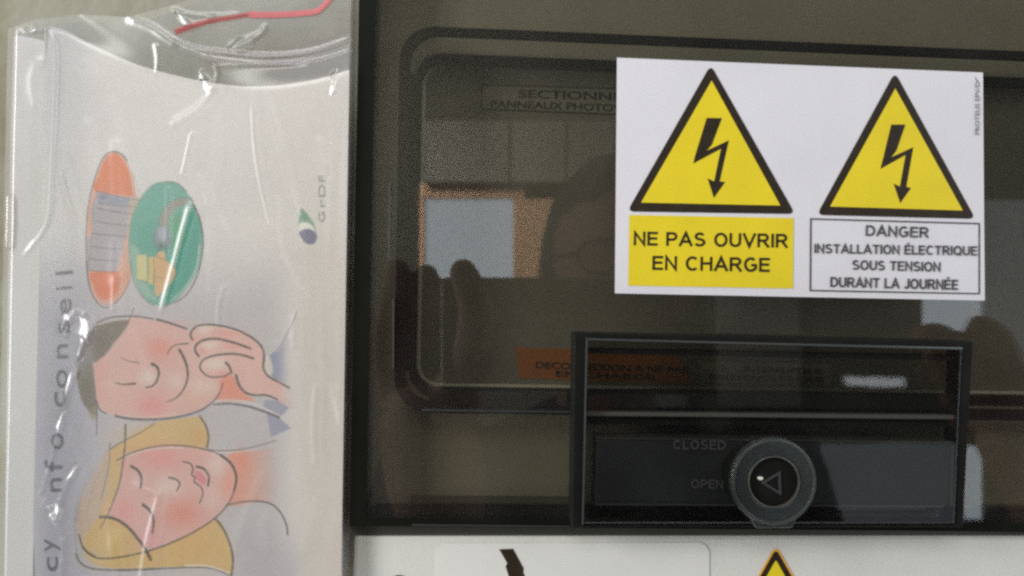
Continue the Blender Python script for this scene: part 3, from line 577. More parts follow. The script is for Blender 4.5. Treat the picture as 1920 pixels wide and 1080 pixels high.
for L_, w_, w1_, c_ in (([(355, 300), (480, 240), (640, 203), (800, 200), (950, 225), (1060, 265), (1130, 330), (1162, 420), (1150, 500), (1110, 590), (1030, 680), (900, 770), (760, 840), (620, 895), (450, 940), (300, 962), (200, 950), (130, 890), (100, 800)], 2.2, 3.0, INK),
        ([(1060, 265), (1130, 325), (1163, 410), (1150, 500)], 4.8, 4.0, INK), ([(130, 890), (165, 925), (205, 945)], 4.4, 4.0, '#57503c'),
        ([(415, 60), (412, 180), (400, 300), (375, 450), (335, 570), (290, 675), (245, 760)], 3.6, 1.6, '#54503f'), ([(310, 180), (305, 320), (275, 460), (250, 560)], 2.0, 1.6, '#7c7159'),
        ([(615, 48), (520, 110), (400, 170), (310, 225)], 1.8, 2.2, '#5d584a'), ([(915, 0), (960, 70), (975, 150), (965, 210)], 3.6, 3.6, '#57523c'),
        ([(245, 682), (330, 690), (420, 740), (500, 830), (550, 900), (585, 970)], 5.0, 5.6, '#4e4838'), ([(960, 225), (1060, 235), (1200, 225), (1330, 195), (1430, 165)], 2.4, 1.8, '#6d6a68'),
        ([(1095, 605), (1200, 580), (1310, 575), (1400, 595), (1460, 650), (1500, 730), (1510, 800)], 3.0, 3.4, '#5f5a58'), ([(1025, 695), (1080, 770), (1125, 880), (1140, 980), (1130, 1078)], 4.2, 4.0, '#5a5238'),
        ([(82, 930), (110, 990), (190, 1030), (360, 1040), (620, 1032), (850, 1022), (1000, 1030), (1120, 1075)], 3.6, 2.6, '#625f58'), ([(370, 1040), (520, 1037), (640, 1030)], 3.8, 3.0, '#5a5850'),
        ([(100, 560), (80, 680), (75, 820), (85, 930)], 1.2, 1.6, '#918a86'), ([(150, 450), (110, 560), (95, 700)], 1.0, 1.0, '#938c86'), ([(170, 560), (140, 700)], 0.9, .9, '#978f88'), ([(200, 480), (160, 640), (175, 800)], 0.9, .9, '#a0937c'), ([(240, 380), (180, 520)], 1.2, 1.0, '#a0937c'),
        ([(455, 340), (500, 370), (522, 420), (518, 485)], 5.6, 3.4, '#51483e'), ([(535, 600), (580, 640), (605, 710), (595, 790)], 5.8, 3.0, '#51483e'),
        ([(710, 415), (755, 428), (782, 455), (762, 503)], 3.4, 2.6, '#5a5346'), ([(805, 308), (850, 320), (870, 355), (862, 395), (885, 415), (880, 445), (920, 475), (938, 520), (915, 588)], 3.0, 2.4, '#51483e'),
        ([(895, 342), (945, 358), (978, 410), (972, 470)], 4.6, 3.8, '#51483e')):
    stroke(Bc(L_), c_, w_*1.12, 0.98, w1_*1.12)
stroke(Bc([(425, 275), (500, 248), (640, 218), (800, 215)]), '#d8cfc2', 2.2, 0.75); stroke(Bc([(820, 1010), (960, 1012), (1060, 1040), (1115, 1062)]), '#d6cdb8', 3.0, 0.8)
stroke(Bc([(1000, 247), (1150, 245), (1300, 225)]), '#cfc6bb', 2.2, 0.6)
# -- logo: green swoosh over a blue ball
fill([(563, 394), (567, 391), (575, 399), (583, 410), (590, 422), (592, 436), (586, 424), (576, 418), (566, 419), (560, 422)], '#6f9a7e', 0.95, 1.6)
fill([(567, 398), (574, 402), (578, 412), (568, 414)], '#4f8a68', 0.7, 2.5)
fill([(561, 420), (572, 417), (584, 422), (590, 434), (578, 430), (562, 436)], '#d3d6cc', 0.9, 1.4)
fill([(561, 437), (567, 431), (577, 429), (587, 432), (594, 440), (594, 449), (589, 457), (579, 458), (570, 454), (565, 446)], '#605f80', 0.97, 1.3)
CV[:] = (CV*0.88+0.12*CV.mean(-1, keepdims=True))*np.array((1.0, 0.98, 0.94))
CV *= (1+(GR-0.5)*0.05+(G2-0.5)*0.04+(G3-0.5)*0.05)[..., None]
def grid_mesh(name, X, Y, Z, m, parent, colors=None, smooth=True):
    ny, nx = X.shape; w = PN(X, Y, Z)-np.array(root_org(parent)); me = bpy.data.meshes.new(name)
    idx = np.arange(nx*ny).reshape(ny, nx); f = np.stack([idx[:-1, :-1], idx[1:, :-1], idx[1:, 1:], idx[:-1, 1:]], -1).reshape(-1, 4)
    me.vertices.add(nx*ny); me.vertices.foreach_set('co', w.reshape(-1).astype('f'))
    me.loops.add(f.size); me.loops.foreach_set('vertex_index', f.reshape(-1).astype('i'))
    me.polygons.add(len(f)); me.polygons.foreach_set('loop_start', np.arange(0, f.size, 4).astype('i')); me.polygons.foreach_set('loop_total', np.full(len(f), 4, 'i'))
    me.update(calc_edges=True); me.materials.append(m)
    if colors is not None:
        at = me.color_attributes.new('print', 'FLOAT_COLOR', 'POINT'); c4 = np.ones((nx*ny, 4), 'f'); c4[:, :3] = colors.reshape(-1, 3); at.data.foreach_set('color', c4.ravel())
    if smooth: me.shade_smooth()
    return link(bpy.data.objects.new(name, me), parent)
m_print = mat('printed_gloss_paper', (0.8, 0.8, 0.8), 0.42, 0.4)
nt = m_print.node_tree; at = nt.nodes.new('ShaderNodeAttribute'); at.attribute_name = 'print'; nt.links.new(at.outputs['Color'], nt.nodes['Principled BSDF'].inputs['Base Color'])
m_paper = mat('white_paper', alb('#b9b8b4'), 0.6, 0.3, noise=0.03, nscale=25, bump=0.06, bscale=300)
bk_ = thing('booklet', P(330, 1105, 0.002), 'stapled advice booklet with two sleeping cartoon faces printed sideways, inside the clear bag', 'booklet')
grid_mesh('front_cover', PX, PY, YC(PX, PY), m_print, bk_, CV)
# folded edge of the cover sheet: real thickness at its left and top
ly = np.linspace(50, 1110, 80)
prism('cover_fold', [(left_x(y_)+1.5, y_) for y_ in ly]+[(left_x(y_)-0.8, y_) for y_ in ly[::-1]], 0.0, -0.0040, m_paper, bk_, at=-0.0040)
prism('back_cover', [(24, 66), (34, 65.5), (60, 70), (90, 78), (90, 160), (640, 240), (640, 1110), (6, 1110), (12, 600), (18, 240)], 0.0060, 0.0022, m_paper, bk_, bevel=0.0006)
prism('inner_page', [(60, 100), (640, 260), (640, 1110), (60, 1110)], 0.0020, 0.0003+0.0017, m_paper, bk_)
tube('staple', [P(14.5, 364, 0.0030), P(15.0, 366, 0.0014), P(14.5, 370, 0.0012), P(13.5, 420, 0.0011), P(12.4, 462, 0.0012), P(12.2, 466, 0.0014), P(12.5, 468, 0.003)], 0.00022, mat('staple_wire', (0.6, 0.58, 0.52), 0.3, 0.5, metal=1), bk_, n=8)
m_pen = mat('grey_lettering_ink', alb('#66666e'), 0.5, 0.3, noise=0.2, nscale=300)
m_peng = mat('grey_green_ink', alb('#8f9a8e'), 0.5, 0.3, noise=0.2, nscale=300)
onc = lambda dx: (lambda x, y: YC(x, y)-dx)
for ch, ya, yb, cap, xb in (('c', 1071, 1044, 33, 108), ('y', 1034, 1010, 33, 103), ('n', 922, 896, 34, 115), ('f', 884, 862, 40, 116), ('o', 842, 812, 36, 118),
                         ('c', 763, 734, 34, 123), ('o', 727, 693, 33, 126), ('n', 672, 645, 33, 127), ('s', 624, 602, 33, 130), ('e', 588, 560, 33, 133), ('i', 541, 536, 40, 135), ('l', 513, 507, 40, 136)):
    cp = cap*0.98 if ch not in 'fil' else cap*0.86
    letters('cover_lettering', ch, (xb, ya), (xb-0.5, yb), cp*0.95, m_pen, bk_, onc(0.00010), 0.0)
for ch, ya, yb in (('G', 416, 397), ('r', 388, 374), ('D', 369, 346), ('F', 341, 329)):
    letters('cover_lettering', ch, (609, ya), (609, yb), 12.5, m_peng, bk_, onc(0.00010), -0.004 if ch in 'Gr' else 0.0)

# ------------------------------------------------------------------ clear zip bag over the booklet
m_bag = clear('clear_polythene', (0.985, 0.985, 0.98), 0.30, 1.5, boost=0.08, haze=0.085, hazecol=(0.72, 0.71, 0.70), bump=0.3, bscale=55)
bag = thing('zip_bag', P(335, 1110, 0.004), 'clear plastic zip bag with a red closing strip holding the printed booklet', 'plastic bag')
nbx, nby = 330, 560
bu, bv = np.meshgrid(np.linspace(0, 1, nbx), np.linspace(0, 1, nby))
btop = lambda x: np.interp(x, [2, 60, 150, 240, 330, 420, 520, 600, 680], [60, 38, 27, 32, 8, -30, -40, -45, -50])
xl = lambda y: np.interp(y, [0, 100, 300, 1120], [16, 14, 9, -6]); xr = lambda y: 672-0.0165*y
BY = bv*1120; BX = xl(BY)+bu*(xr(BY)-xl(BY)); BY = btop(BX)+bv*(1112-btop(BX)); BX = xl(BY)+bu*(xr(BY)-xl(BY))
BZ = np.minimum(YC(BX, np.maximum(BY, top_y(BX)))-0.0010, 0.004)
bl = sm((BY-top_y(BX)+50)/60); BZ = BZ*bl+(1-bl)*(-0.0010+0.004*np.sin(BX/70)*0.3)
edge = sm(np.minimum(bu*nbx/8, (1-bu)*nbx/8)); BZ = BZ*edge+0.0045*(1-edge)
def ridge(pts, w, h, w1=None, h1=None, rough=0.0):
    """crease in the film: w half width px, h height in metres (towards the viewer)"""
    global BZ
    cap_ = lambda a, b_: max(min(a, 0.50*b_*0.000145), -1)
    h1 = cap_(h if h1 is None else h1, w if w1 is None else w1); h = cap_(h, w)
    p = smoothline(pts, 5); w1 = w if w1 is None else w1; h1 = h if h1 is None else h1; w, w1 = w*1.25, w1*1.25; W_ = max(w, w1)*3+2
    x0, y0 = p.min(0)-W_; x1, y1 = p.max(0)+W_; k = (BX > x0) & (BX < x1) & (BY > y0) & (BY < y1); r_ = np.where(k.any(1))[0]; c_ = np.where(k.any(0))[0]
    if len(r_) == 0: return
    s = (slice(r_[0], r_[-1]+1), slice(c_[0], c_[-1]+1)); x, y = BX[s], BY[s]; best = np.zeros(x.shape); N = len(p)-1
    for i in range(N):
        d, t = segd(x, y, p[i], p[i+1]); T = (i+t)/N; ww = w+(w1-w)*T; hh = (h+(h1-h)*T)*np.minimum(1, np.minimum(T, 1-T)*8+0.15)*(1+rough*np.sin(T*N*1.3+pts[0][0])+0.6*rough*np.sin(T*N*2.9))
        best = np.maximum(best, hh*np.exp(-(d/ww)**2)) if h > 0 else np.minimum(best, hh*np.exp(-(d/ww)**2))
    BZ[s] -= best
ridge([(160, 600), (156, 640), (148, 670), (135, 700), (122, 760), (112, 800), (100, 850), (84, 905), (72, 935)], 4.0, .0011, 3.0, .0008, rough=0.22)
ridge([(130, 618), (146, 586), (168, 612), (160, 650)], 6, .0012, 5, .0010, rough=0.22)
ridge([(118, 612), (122, 600), (135, 592)], 7, .0010)
ridge([(72, 935), (92, 955), (104, 975), (112, 950), (118, 925), (146, 872)], 6, .0011, 4, .0008, rough=0.22)
ridge([(108, 985), (118, 1015), (116, 1060), (112, 1110)], 4.5, .0011, rough=0.22)
ridge([(300, 920), (290, 960), (276, 1020), (262, 1110)], 4.5, .0009, 6, .0012)
ridge([(250, 905), (262, 915), (282, 922), (296, 930)], 3, .0005)
ridge([(96, 62), (104, 90), (104, 160), (98, 300), (92, 400), (78, 438), (62, 458), (44, 480)], 4.0, .0007, 3.2, .0009)
ridge([(360, 245), (350, 290), (341, 330)], 3.0, .0007)
ridge([(400, 170), (370, 205), (322, 235)], 5, .0006, 8, .0004)
ridge([(472, 180), (476, 260), (482, 310), (495, 375), (512, 440)], 2.8, .0007)
ridge([(500, 180), (530, 300), (560, 420), (560, 480)], 6, .00018)
ridge([(412, 190), (400, 300), (385, 420), (384, 560), (378, 650)], 6, .00012)
ridge([(360, 380), (345, 430), (326, 500), (300, 595)], 7, .0006, 5, .0006)
ridge([(626, 140), (622, 200), (612, 300), (606, 500), (604, 900)], 6, .00016, 5, .0001)
ridge([(656, 128), (640, 240), (634, 420), (640, 800)], 6, .00018)
ridge([(380, 148), (392, 160), (400, 166)], 7, .0012)
ridge([(376, 130), (382, 148), (388, 158)], 3, .0008)
ridge([(498, 48), (490, 62), (470, 74), (448, 84), (430, 94)], 4, .0010, 7, .0009)
ridge([(328, 18), (350, 40), (372, 46), (404, 28)], 4, .0006)
ridge([(318, 16), (350, 26), (395, 30), (450, 26)], 3, .0005)
ridge([(320, 75), (360, 92), (420, 100), (500, 106), (580, 98), (660, 70)], 3.2, .0007)
ridge([(330, 84), (380, 104), (450, 114), (520, 118), (600, 108), (668, 84)], 3.2, .0007)
ridge([(400, 124), (440, 122), (500, 122), (580, 120)], 3, .0005)
ridge([(380, 104), (402, 122), (408, 140), (400, 160)], 4, .0006)
ridge([(292, 82), (296, 110), (294, 138)], 4, .0004)
ridge([(240, 36), (280, 50), (310, 70), (330, 84)], 6, .0005)
ridge([(40, 52), (60, 48), (72, 56), (84, 50)], 5, .0011); ridge([(46, 58), (58, 60), (70, 50)], 3, .0008)
ridge([(70, 200), (60, 150), (78, 110)], 8, .0002)
def facet(pts, k=1.0, gx=-0.21, gz=0.21):
    """small flat patch of crumpled film leaning up and to the left"""
    p = np.array(pts, float); c = p.mean(0); x0, y0 = p.min(0)-12; x1, y1 = p.max(0)+12
    q_ = (BX > x0) & (BX < x1) & (BY > y0) & (BY < y1); ins = np.zeros(BX.shape, bool); dm = np.full(BX.shape, 1e9)
    for i in range(len(p)):
        A_, B_ = p[i], p[(i+1) % len(p)]; dm = np.where(q_, np.minimum(dm, segd(BX, BY, A_, B_)[0]), dm)
        with np.errstate(all='ignore'): ins ^= q_ & ((A_[1] > BY) != (B_[1] > BY)) & (BX < (B_[0]-A_[0])*(BY-A_[1])/(B_[1]-A_[1]+1e-12)+A_[0])
    w_ = sm(np.where(ins, dm, -dm)/7+0.6)*q_
    BZ[:] = BZ+w_*k*(gx*(BX-c[0])-gz*(BY-c[1]))*0.000145
for f_ in ([(128, 612), (144, 586), (170, 604), (166, 640), (150, 628), (138, 622)], [(112, 618), (118, 590), (130, 600), (124, 630)], [(84, 946), (100, 940), (116, 960), (104, 984), (92, 966)],
           [(378, 150), (396, 152), (406, 162), (392, 170), (380, 166)], [(428, 92), (450, 74), (474, 72), (470, 92), (440, 100)], [(46, 54), (70, 44), (88, 50), (78, 58), (56, 60)],
           [(330, 24), (346, 34), (356, 48), (340, 44)], [(622, 140), (630, 132), (630, 170), (622, 176)], [(122, 900), (138, 872), (150, 868), (140, 892)], [(130, 700), (148, 672), (156, 668), (146, 700), (128, 728)], [(104, 800), (116, 770), (122, 768), (112, 810)]): facet(f_)
for k in range(26):   # many faint slack folds
    x = random.uniform(80, 650); y = random.uniform(180, 1000); L_ = random.uniform(60, 190); a_ = random.gauss(0, 0.22)
    ridge([(x, y), (x+L_*math.sin(a_)/2+random.uniform(-6, 6), y+L_/2), (x+L_*math.sin(a_), y+L_*math.cos(a_))], random.uniform(4, 10), random.uniform(.0001, .0003))
film = grid_mesh('bag_film', BX, BY, BZ, m_bag, bag)
m_back = clear('milky_back_film', (0.9, 0.9, 0.9), 0.25, 1.42, haze=0.45, hazecol=(0.27, 0.275, 0.26), bump=0.3)
bz = np.full((60, 60), 0.0088); uu, vv2 = np.meshgrid(np.linspace(0, 1, 60), np.linspace(0, 1, 60)); bxx = 12+uu*658; byy = btop(bxx)+14+vv2*(1112-btop(bxx))
grid_mesh('back_film', bxx, byy, bz+0.0006*np.sin(bxx/30)*np.cos(byy/50), m_back, bag)
zf = lambda x, y: float(BZ.reshape(-1)[np.argmin((BX.reshape(-1)-x)**2+(BY.reshape(-1)-y)**2)])
def ribbon(name, pts, w, m, dz=0.0004, w1=None):
    p = smoothline(pts, 8); v = []; f = []; w1 = w if w1 is None else w1
    for i, c in enumerate(p):
        t = p[min(i+1, len(p)-1)]-p[max(i-1, 0)]; t = t/np.linalg.norm(t); n_ = np.array([-t[1], t[0]]); ww = w+(w1-w)*i/len(p)
        z = zf(*c)-dz
        for s_, zz in ((-1, 0), (-.7, -.00006), (.7, -.00006), (1, 0)): v.append(P(*(c+n_*ww*s_/2), z+zz))
    for i in range(len(p)-1):
        for k in range(3): f.append((i*4+k, i*4+k+1, i*4+5+k, i*4+4+k))
    return mesh(name, v, f, m, bag, smooth=True)
m_red = mat('red_strip', (0.60, 0.17, 0.18), 0.5, 0.5, noise=0.1, nscale=120)
m_redf = clear('red_strip_veiled', (0.85, 0.33, 0.33), 0.2, 1.4, haze=0.35, hazecol=(0.62, 0.16, 0.16))
ribbon('red_strip', [(466, 27), (500, 28), (550, 26), (590, 22), (606, 12), (622, -6), (634, -30)], 12, m_red, w1=9)
ribbon('red_strip', [(328, 60), (355, 50), (390, 40), (430, 33), (466, 27)], 11, m_redf, w1=9)
m_rail = clear('zip_rail', (0.93, 0.92, 0.93), 0.15, 1.5, haze=0.16, hazecol=(0.8, 0.78, 0.8))
ribbon('zip_rail', [(322, 72), (365, 88), (430, 97), (510, 102), (590, 94), (664, 70)], 12, m_rail)
ribbon('zip_rail', [(335, 88), (390, 108), (450, 116), (520, 119), (600, 110), (664, 92)], 9, m_rail)

# ------------------------------------------------------------------ what the glossy cover mirrors: far wall, window, cabinets
LW = 1.75
def mbox(name, x0, y0, x1, y1, L, th, m, parent=None, bevel=0.0):
    c = [M(x0, y0, L), M(x1, y0, L), M(x1, y1, L), M(x0, y1, L)]
    v = c+[Vector((p.x, p.y-th, p.z)) for p in c]
    return mesh(name, v, [(0, 1, 2, 3), (7, 6, 5, 4), (0, 4, 5, 1), (1, 5, 6, 2), (2, 6, 7, 3), (3, 7, 4, 0)], m, parent, bevel=bevel)
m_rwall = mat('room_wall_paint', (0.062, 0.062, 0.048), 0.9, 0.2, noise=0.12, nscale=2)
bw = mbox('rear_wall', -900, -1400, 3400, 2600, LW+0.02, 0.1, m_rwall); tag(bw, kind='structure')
m_wood = mat('orange_pine', (0.40, 0.235, 0.135), 0.5, 0.4, noise=0.12, nscale=14)
m_pane = mat('daylit_pane', (0.1, 0.12, 0.14), 0.1, 0.5, emit=((0.80, 0.90, 1.0), 2.5))
m_pane2 = mat('added_glow_pane', (0.3, 0.33, 0.36), 0.3, 0.5, emit=((0.82, 0.93, 0.97), 0.24))
win = thing('window', M(860, 700, LW), 'daylit window in an orange pine frame, mirrored in the left of the smoked cover', 'window')
mbox('pane', 797, 372, 963, 640, LW-0.004, 0.012, m_pane, win)
mbox('frame', 786, 343, 985, 372, LW-0.02, 0.03, m_wood, win, 0.004); mbox('frame', 963, 372.3, 1052, 640, LW-0.02, 0.03, m_wood, win, 0.004)
mbox('frame', 786, 372.3, 797, 640, LW-0.02, 0.03, m_wood, win, 0.004)
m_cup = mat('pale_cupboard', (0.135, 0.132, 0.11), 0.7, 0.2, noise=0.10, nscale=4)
cb = thing('wall_cupboard', M(960, 342, LW), 'pale wall cupboard above the pine window frame, mirrored in the smoked cover', 'cupboard')
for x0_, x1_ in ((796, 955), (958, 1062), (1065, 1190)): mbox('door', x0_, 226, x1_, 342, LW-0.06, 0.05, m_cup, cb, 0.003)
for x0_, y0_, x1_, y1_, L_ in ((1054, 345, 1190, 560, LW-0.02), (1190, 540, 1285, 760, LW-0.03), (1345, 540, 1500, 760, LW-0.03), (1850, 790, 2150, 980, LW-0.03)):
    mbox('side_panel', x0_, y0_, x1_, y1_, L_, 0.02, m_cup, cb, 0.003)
w2 = thing('window', M(1790, 700, LW), 'pale window mirrored in the cover beside the right edge of the sticker', 'window')
mbox('pane', 1735, 470, 1846, 640, LW-0.004, 0.012, m_pane, w2)
mbox('pane', 1812, 838, 1842, 975, LW-0.004, 0.012, m_pane, w2)
mbox('pane', 1540, 830, 1808, 990, LW-0.004, 0.012, m_pane2, w2)  # added glowing panel, gives the lock plate its pale reflection
mbox('frame', 1846.3, 375, 2050, 740, LW-0.02, 0.03, mat('pale_shutter', (0.62, 0.66, 0.66), 0.7, 0.2, noise=0.06, nscale=5), w2, 0.003)

tl = thing('glint_strip', M(1640, 726, LW-0.1), 'small added glowing strip that makes the glint in the upper right of the latch housing', 'lamp')  # added glowing strip on the rear wall, there for the latch glint
mbox('strip_backing', 1582, 700, 1697, 706, LW-0.05, 0.05, m_rwall, tl, 0.002)
mbox('tube', 1588, 707, 1690, 724, LW-0.06, 0.03, mat('glowing_strip', (0.8, 0.8, 0.8), 0.4, emit=((0.85, 0.93, 1.0), 1.8)), tl, 0.004)
# ------------------------------------------------------------------ the photographer
m_skin = mat('shaded_skin', (0.25, 0.14, 0.10), 0.6, 0.35, noise=0.08, nscale=30)
m_hair = mat('dark_hair', (0.015, 0.011, 0.010), 0.6, 0.3, noise=0.4, nscale=120)
m_shirt = mat('dark_shirt', (0.035, 0.033, 0.035), 0.85, 0.1, noise=0.25, nscale=30, bump=0.4, bscale=120)
hc = M(1180, 492, 0.60)
per = thing('person', (hc.x, hc.y-0.08, hc.z-0.75), 'dark haired person in a dark shirt holding up a phone, mirrored in the smoked cover', 'person')
def ball(c, r, n=20, sx=1, sy=1, sz=1):
    v = []; f = []; m_ = n*2
    for i in range(n+1):
        th = math.pi*i/n
        for j in range(m_):
            ph = 2*math.pi*j/m_; v.append(Vector((c[0]+r*sx*math.sin(th)*math.cos(ph), c[1]+r*sy*math.sin(th)*math.sin(ph), c[2]+r*sz*math.cos(th))))
    for i in range(n):
        for j in range(m_): f.append((i*m_+j, (i+1)*m_+j, (i+1)*m_+(j+1) % m_, i*m_+(j+1) % m_))
    return v, f
def chain(pts, rs, n=14, k=6):
    pts = [Vector(p) for p in pts]; P_ = smoothline([list(p) for p in pts], k); R_ = smoothline([[r, 0] for r in rs], k)[:, 0]
    v = []; f = []; a0 = None
    for i, p in enumerate(P_):
        t = Vector(P_[min(i+1, len(P_)-1)]-P_[max(i-1, 0)]).normalized()
        a0 = t.orthogonal().normalized() if a0 is None else (a0-t*a0.dot(t)).normalized(); b_ = t.cross(a0)
        v += [Vector(p)+(a0*math.cos(q_*2*math.pi/n)+b_*math.sin(q_*2*math.pi/n))*R_[i] for q_ in range(n)]
    for i in range(len(P_)-1):
        for q_ in range(n): f.append((i*n+q_, i*n+(q_+1) % n, (i+1)*n+(q_+1) % n, (i+1)*n+q_))
    f += [tuple(range(n-1, -1, -1)), tuple((len(P_)-1)*n+q_ for q_ in range(n))]
    V_, F_ = [v], [f]
    for e_, r_ in ((P_[0], R_[0]), (P_[-1], R_[-1])): a_, b_ = ball(e_, r_*0.985, 8); V_.append(a_); F_.append(b_)
    return merge(zip(V_, F_))
def merge(parts):
    v = []; f = []
    for a_, b_ in parts: o_ = len(v); v += list(a_); f += [tuple(i+o_ for i in q_) for q_ in b_]
    return v, f
def fused(name, parts, m, parent, voxel):
    v, f = merge(parts); o = mesh(name, v, f, m, parent, smooth=True)
    r = o.modifiers.new('remesh', 'REMESH'); r.mode = 'VOXEL'; r.voxel_size = voxel; r.use_smooth_shade = True
    s = o.modifiers.new('smooth', 'SMOOTH'); s.factor = 0.5; s.iterations = 3; return o
Hc = Vector((hc.x, hc.y-0.08, hc.z))
def head():
    v, f = ball((0, 0, 0), 1, 44)
    out = []
    for p in v:
        x, y, z = p
        q_ = Vector((x*0.074, y*0.094, z*0.112))            # +y faces the wall
        if z < 0: q_.x *= 1-0.32*(-z)**1.3; q_.y *= 1-0.16*(-z)
        g_ = lambda cx, cz, s_, t_: math.exp(-((q_.x-cx)/s_)**2-((q_.z-cz)/t_)**2)
        if y > 0:
            q_.y += 0.022*g_(0, -0.018, 0.010, 0.017)+0.010*g_(0, 0.0, 0.007, 0.022)        # nose
            q_.y += 0.006*g_(0, -0.052, 0.022, 0.006)+0.005*g_(0, -0.064, 0.018, 0.005)-0.003*g_(0, -0.058, 0.022, 0.0022)   # lips
            q_.y += 0.009*g_(0, -0.094, 0.018, 0.012)                                       # chin
            for s_ in (-1, 1): q_.y += -0.010*g_(s_*0.030, 0.006, 0.014, 0.010)+0.006*g_(s_*0.030, 0.026, 0.020, 0.006)+0.006*g_(s_*0.030, 0.006, 0.009, 0.006)
        out.append(q_+Hc)
    return out, f
ears = [ball((Hc.x+s_*0.075, Hc.y-0.005, Hc.z-0.005), 0.03, 12, 0.32, 0.62, 1.0) for s_ in (-1, 1)]
neck = chain([Hc+Vector((0, -0.02, -0.05)), Hc+Vector((0, -0.035, -0.13)), Hc+Vector((0, -0.05, -0.20))], [0.055, 0.052, 0.062])
def torso(g=0.0):
    v = []; f = []; n = 40
    prof = [(-0.16, 0.055, 0.055), (-0.185, 0.11, 0.075), (-0.215, 0.175, 0.095), (-0.26, 0.20, 0.112), (-0.36, 0.185, 0.122), (-0.48, 0.165, 0.115), (-0.60, 0.160, 0.110), (-0.72, 0.175, 0.118), (-0.75, 0.175, 0.118)]
    for z, a_, b_ in prof:
        for k in range(n):
            t = 2*math.pi*k/n; v.append(Hc+Vector(((a_+g)*math.copysign(abs(math.cos(t))**0.85, math.cos(t)), -0.055+(b_+g)*math.sin(t), z)))
    for i in range(len(prof)-1):
        for k in range(n): f.append((i*n+k, i*n+(k+1) % n, (i+1)*n+(k+1) % n, (i+1)*n+k))
    f += [tuple(range(n)), tuple((len(prof)-1)*n+k for k in range(n-1, -1, -1))]; return v, f
# hands: left one grips the phone's end, right one held a little higher and out to the side
LP = 0.250
def Q(px, py, L): return M(px, py, L)
shL = Hc+Vector((-0.19, -0.055, -0.235)); shR = Hc+Vector((0.19, -0.055, -0.235))
wrL = Q(830, 985, 0.30); wrR = Q(1985, 960, 0.33)
elL = shL+Vector((-0.10, 0.10, -0.27)); elR = shR+Vector((0.10, 0.12, -0.38))
arm = lambda sh_, el_, wr_, k=0.0: chain([sh_, sh_*0.5+el_*0.5, el_, el_*0.5+wr_*0.5, wr_], [0.058+k, 0.050+k, 0.043+k, 0.037+k, 0.027+k*0.8])
palmL = Q(800, 800, 0.282)
hand_parts = [chain([wrL, wrL*0.5+palmL*0.5, palmL], [0.027, 0.031, 0.030])]
fing = [[(742, 760, .285), (722, 650, .292), (735, 560, .285), (745, 505, .272)], [(790, 740, .290), (775, 620, .296), (790, 550, .285), (800, 515, .272)],
        [(835, 745, .292), (826, 660, .298), (830, 590, .288), (836, 545, .275)], [(868, 780, .288), (866, 710, .292), (868, 650, .284), (870, 610, .273)]]
for k, fg in enumerate(fing): hand_parts.append(chain([palmL]+[Q(*p) for p in fg], [0.012, 0.0098, 0.0090, 0.0083, 0.0072]))
hand_parts.append(chain([palmL, Q(870, 700, .262), Q(893, 590, .236), Q(868, 512, .232)], [0.016, 0.0125, 0.0105, 0.0085]))
palmR = Q(1895, 755, 0.315)
hand_parts.append(chain([wrR, wrR*0.5+palmR*0.5, palmR], [0.027, 0.031, 0.030]))
for fg in ([(1800, 660, .300), (1750, 632, .285), (1722, 660, .278)], [(1812, 690, .300), (1765, 672, .284), (1738, 700, .277)], [(1822, 725, .300), (1780, 712, .286), (1755, 738, .279)], [(1832, 765, .302), (1795, 756, .290), (1772, 778, .283)], [(1885, 670, .300), (1868, 632, .290), (1840, 612, .285)]):
    hand_parts.append(chain([palmR]+[Q(*p) for p in fg], [0.014, 0.0105, 0.0095, 0.008]))
body = fused('body', [head(), *ears, neck, torso(), arm(shL, elL, wrL), arm(shR, elR, wrR)]+hand_parts, m_skin, per, 0.0028)
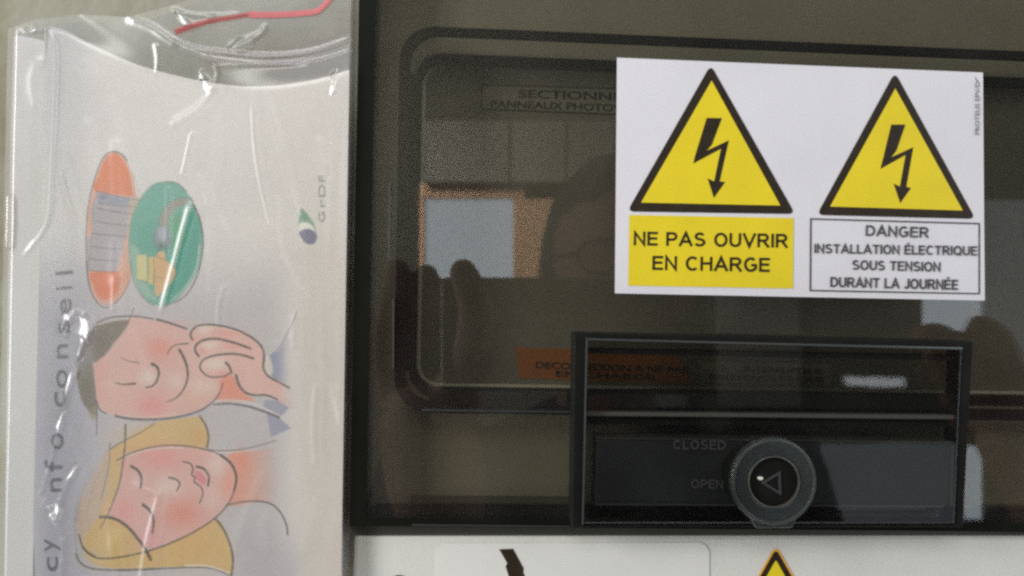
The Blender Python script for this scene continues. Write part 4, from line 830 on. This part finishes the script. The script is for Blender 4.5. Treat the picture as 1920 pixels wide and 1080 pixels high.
# glasses
m_gl = mat('dark_spectacle_frame', (0.02, 0.02, 0.02), 0.3, 0.5)
gls = []
for s_ in (-1, 1):
    c_ = Hc+Vector((s_*0.031, 0.098, 0.004))
    gls.append([c_+Vector((0.023*math.cos(t), -0.004*abs(math.cos(t)), 0.017*math.sin(t))) for t in np.linspace(0, 2*math.pi, 30)])
for g_ in gls: tube('spectacle_rim', g_, 0.0016, m_gl, per, 6)
tube('spectacle_bridge', [gls[0][0], (gls[0][0]+gls[1][15])/2+Vector((0, 0.004, 0.003)), gls[1][15]], 0.0016, m_gl, per, 6)
for s_ in (-1, 1): tube('spectacle_arm', [Hc+Vector((s_*0.055, 0.096, 0.006)), Hc+Vector((s_*0.078, 0.06, 0.006)), Hc+Vector((s_*0.080, -0.01, 0.004))], 0.0018, m_gl, per, 6)
# hair cap
hv, hf = ball((0, 0, 0), 1, 36); hv2 = []
for p in hv:
    x, y, z = p; k = 1.0+0.02*math.sin(9*x+5*z)*math.cos(11*y)
    low = -0.25 if y < 0.25 else 0.42+0.25*(1-abs(x))
    s_ = 1.0 if z > low else 0.90
    hv2.append(Hc+Vector((x*0.082*k*s_, y*0.101*k*s_-0.004, z*0.122*k*s_)))
mesh('hair', hv2, hf, m_hair, per, smooth=True)
wc = lambda a_, b_, t: a_*(1-t)+b_*t
sleeve = lambda sh_, el_, wr_: chain([sh_, sh_*0.5+el_*0.5, el_, el_*0.5+wr_*0.5, wc(el_, wr_, 0.93)], [0.068, 0.060, 0.053, 0.046, 0.040])
fused('shirt', [torso(0.008), sleeve(shL, elL, wrL), sleeve(shR, elR, wrR)], m_shirt, per, 0.004)
# phone in the hands: lens window faces the cover right behind the camera
ph = thing('phone', Q(1065, 735, LP), 'dark phone held sideways in front of the photographer, mirrored in the cover', 'phone')
def pbox(name, x0, y0, x1, y1, yf, th, m, bev=0.0):
    c = [Q(x0, y0, LP), Q(x1, y0, LP), Q(x1, y1, LP), Q(x0, y1, LP)]
    v = [Vector((p.x, yf, p.z)) for p in c]+[Vector((p.x, yf-th, p.z)) for p in c]
    return mesh(name, v, [(0, 1, 2, 3), (7, 6, 5, 4), (0, 4, 5, 1), (1, 5, 6, 2), (2, 6, 7, 3), (3, 7, 4, 0)], m, ph, bevel=bev, seg=4)
m_ph = mat('phone_back', (0.12, 0.10, 0.08), 0.3, 0.5); m_phd = mat('phone_trim', (0.015, 0.015, 0.015), 0.25, 0.5)
pbox('phone_body', 826, 520, 1330, 735, -LP, 0.009, m_ph, 0.003)
pbox('camera_window', 850, 590, 925, 690, -LP+0.0006, 0.0007, m_phd, 0.0003)
pbox('seam', 826.5, 607, 1329.5, 612, -LP+0.0002, 0.0003, m_phd)
bpy.context.view_layer.update()
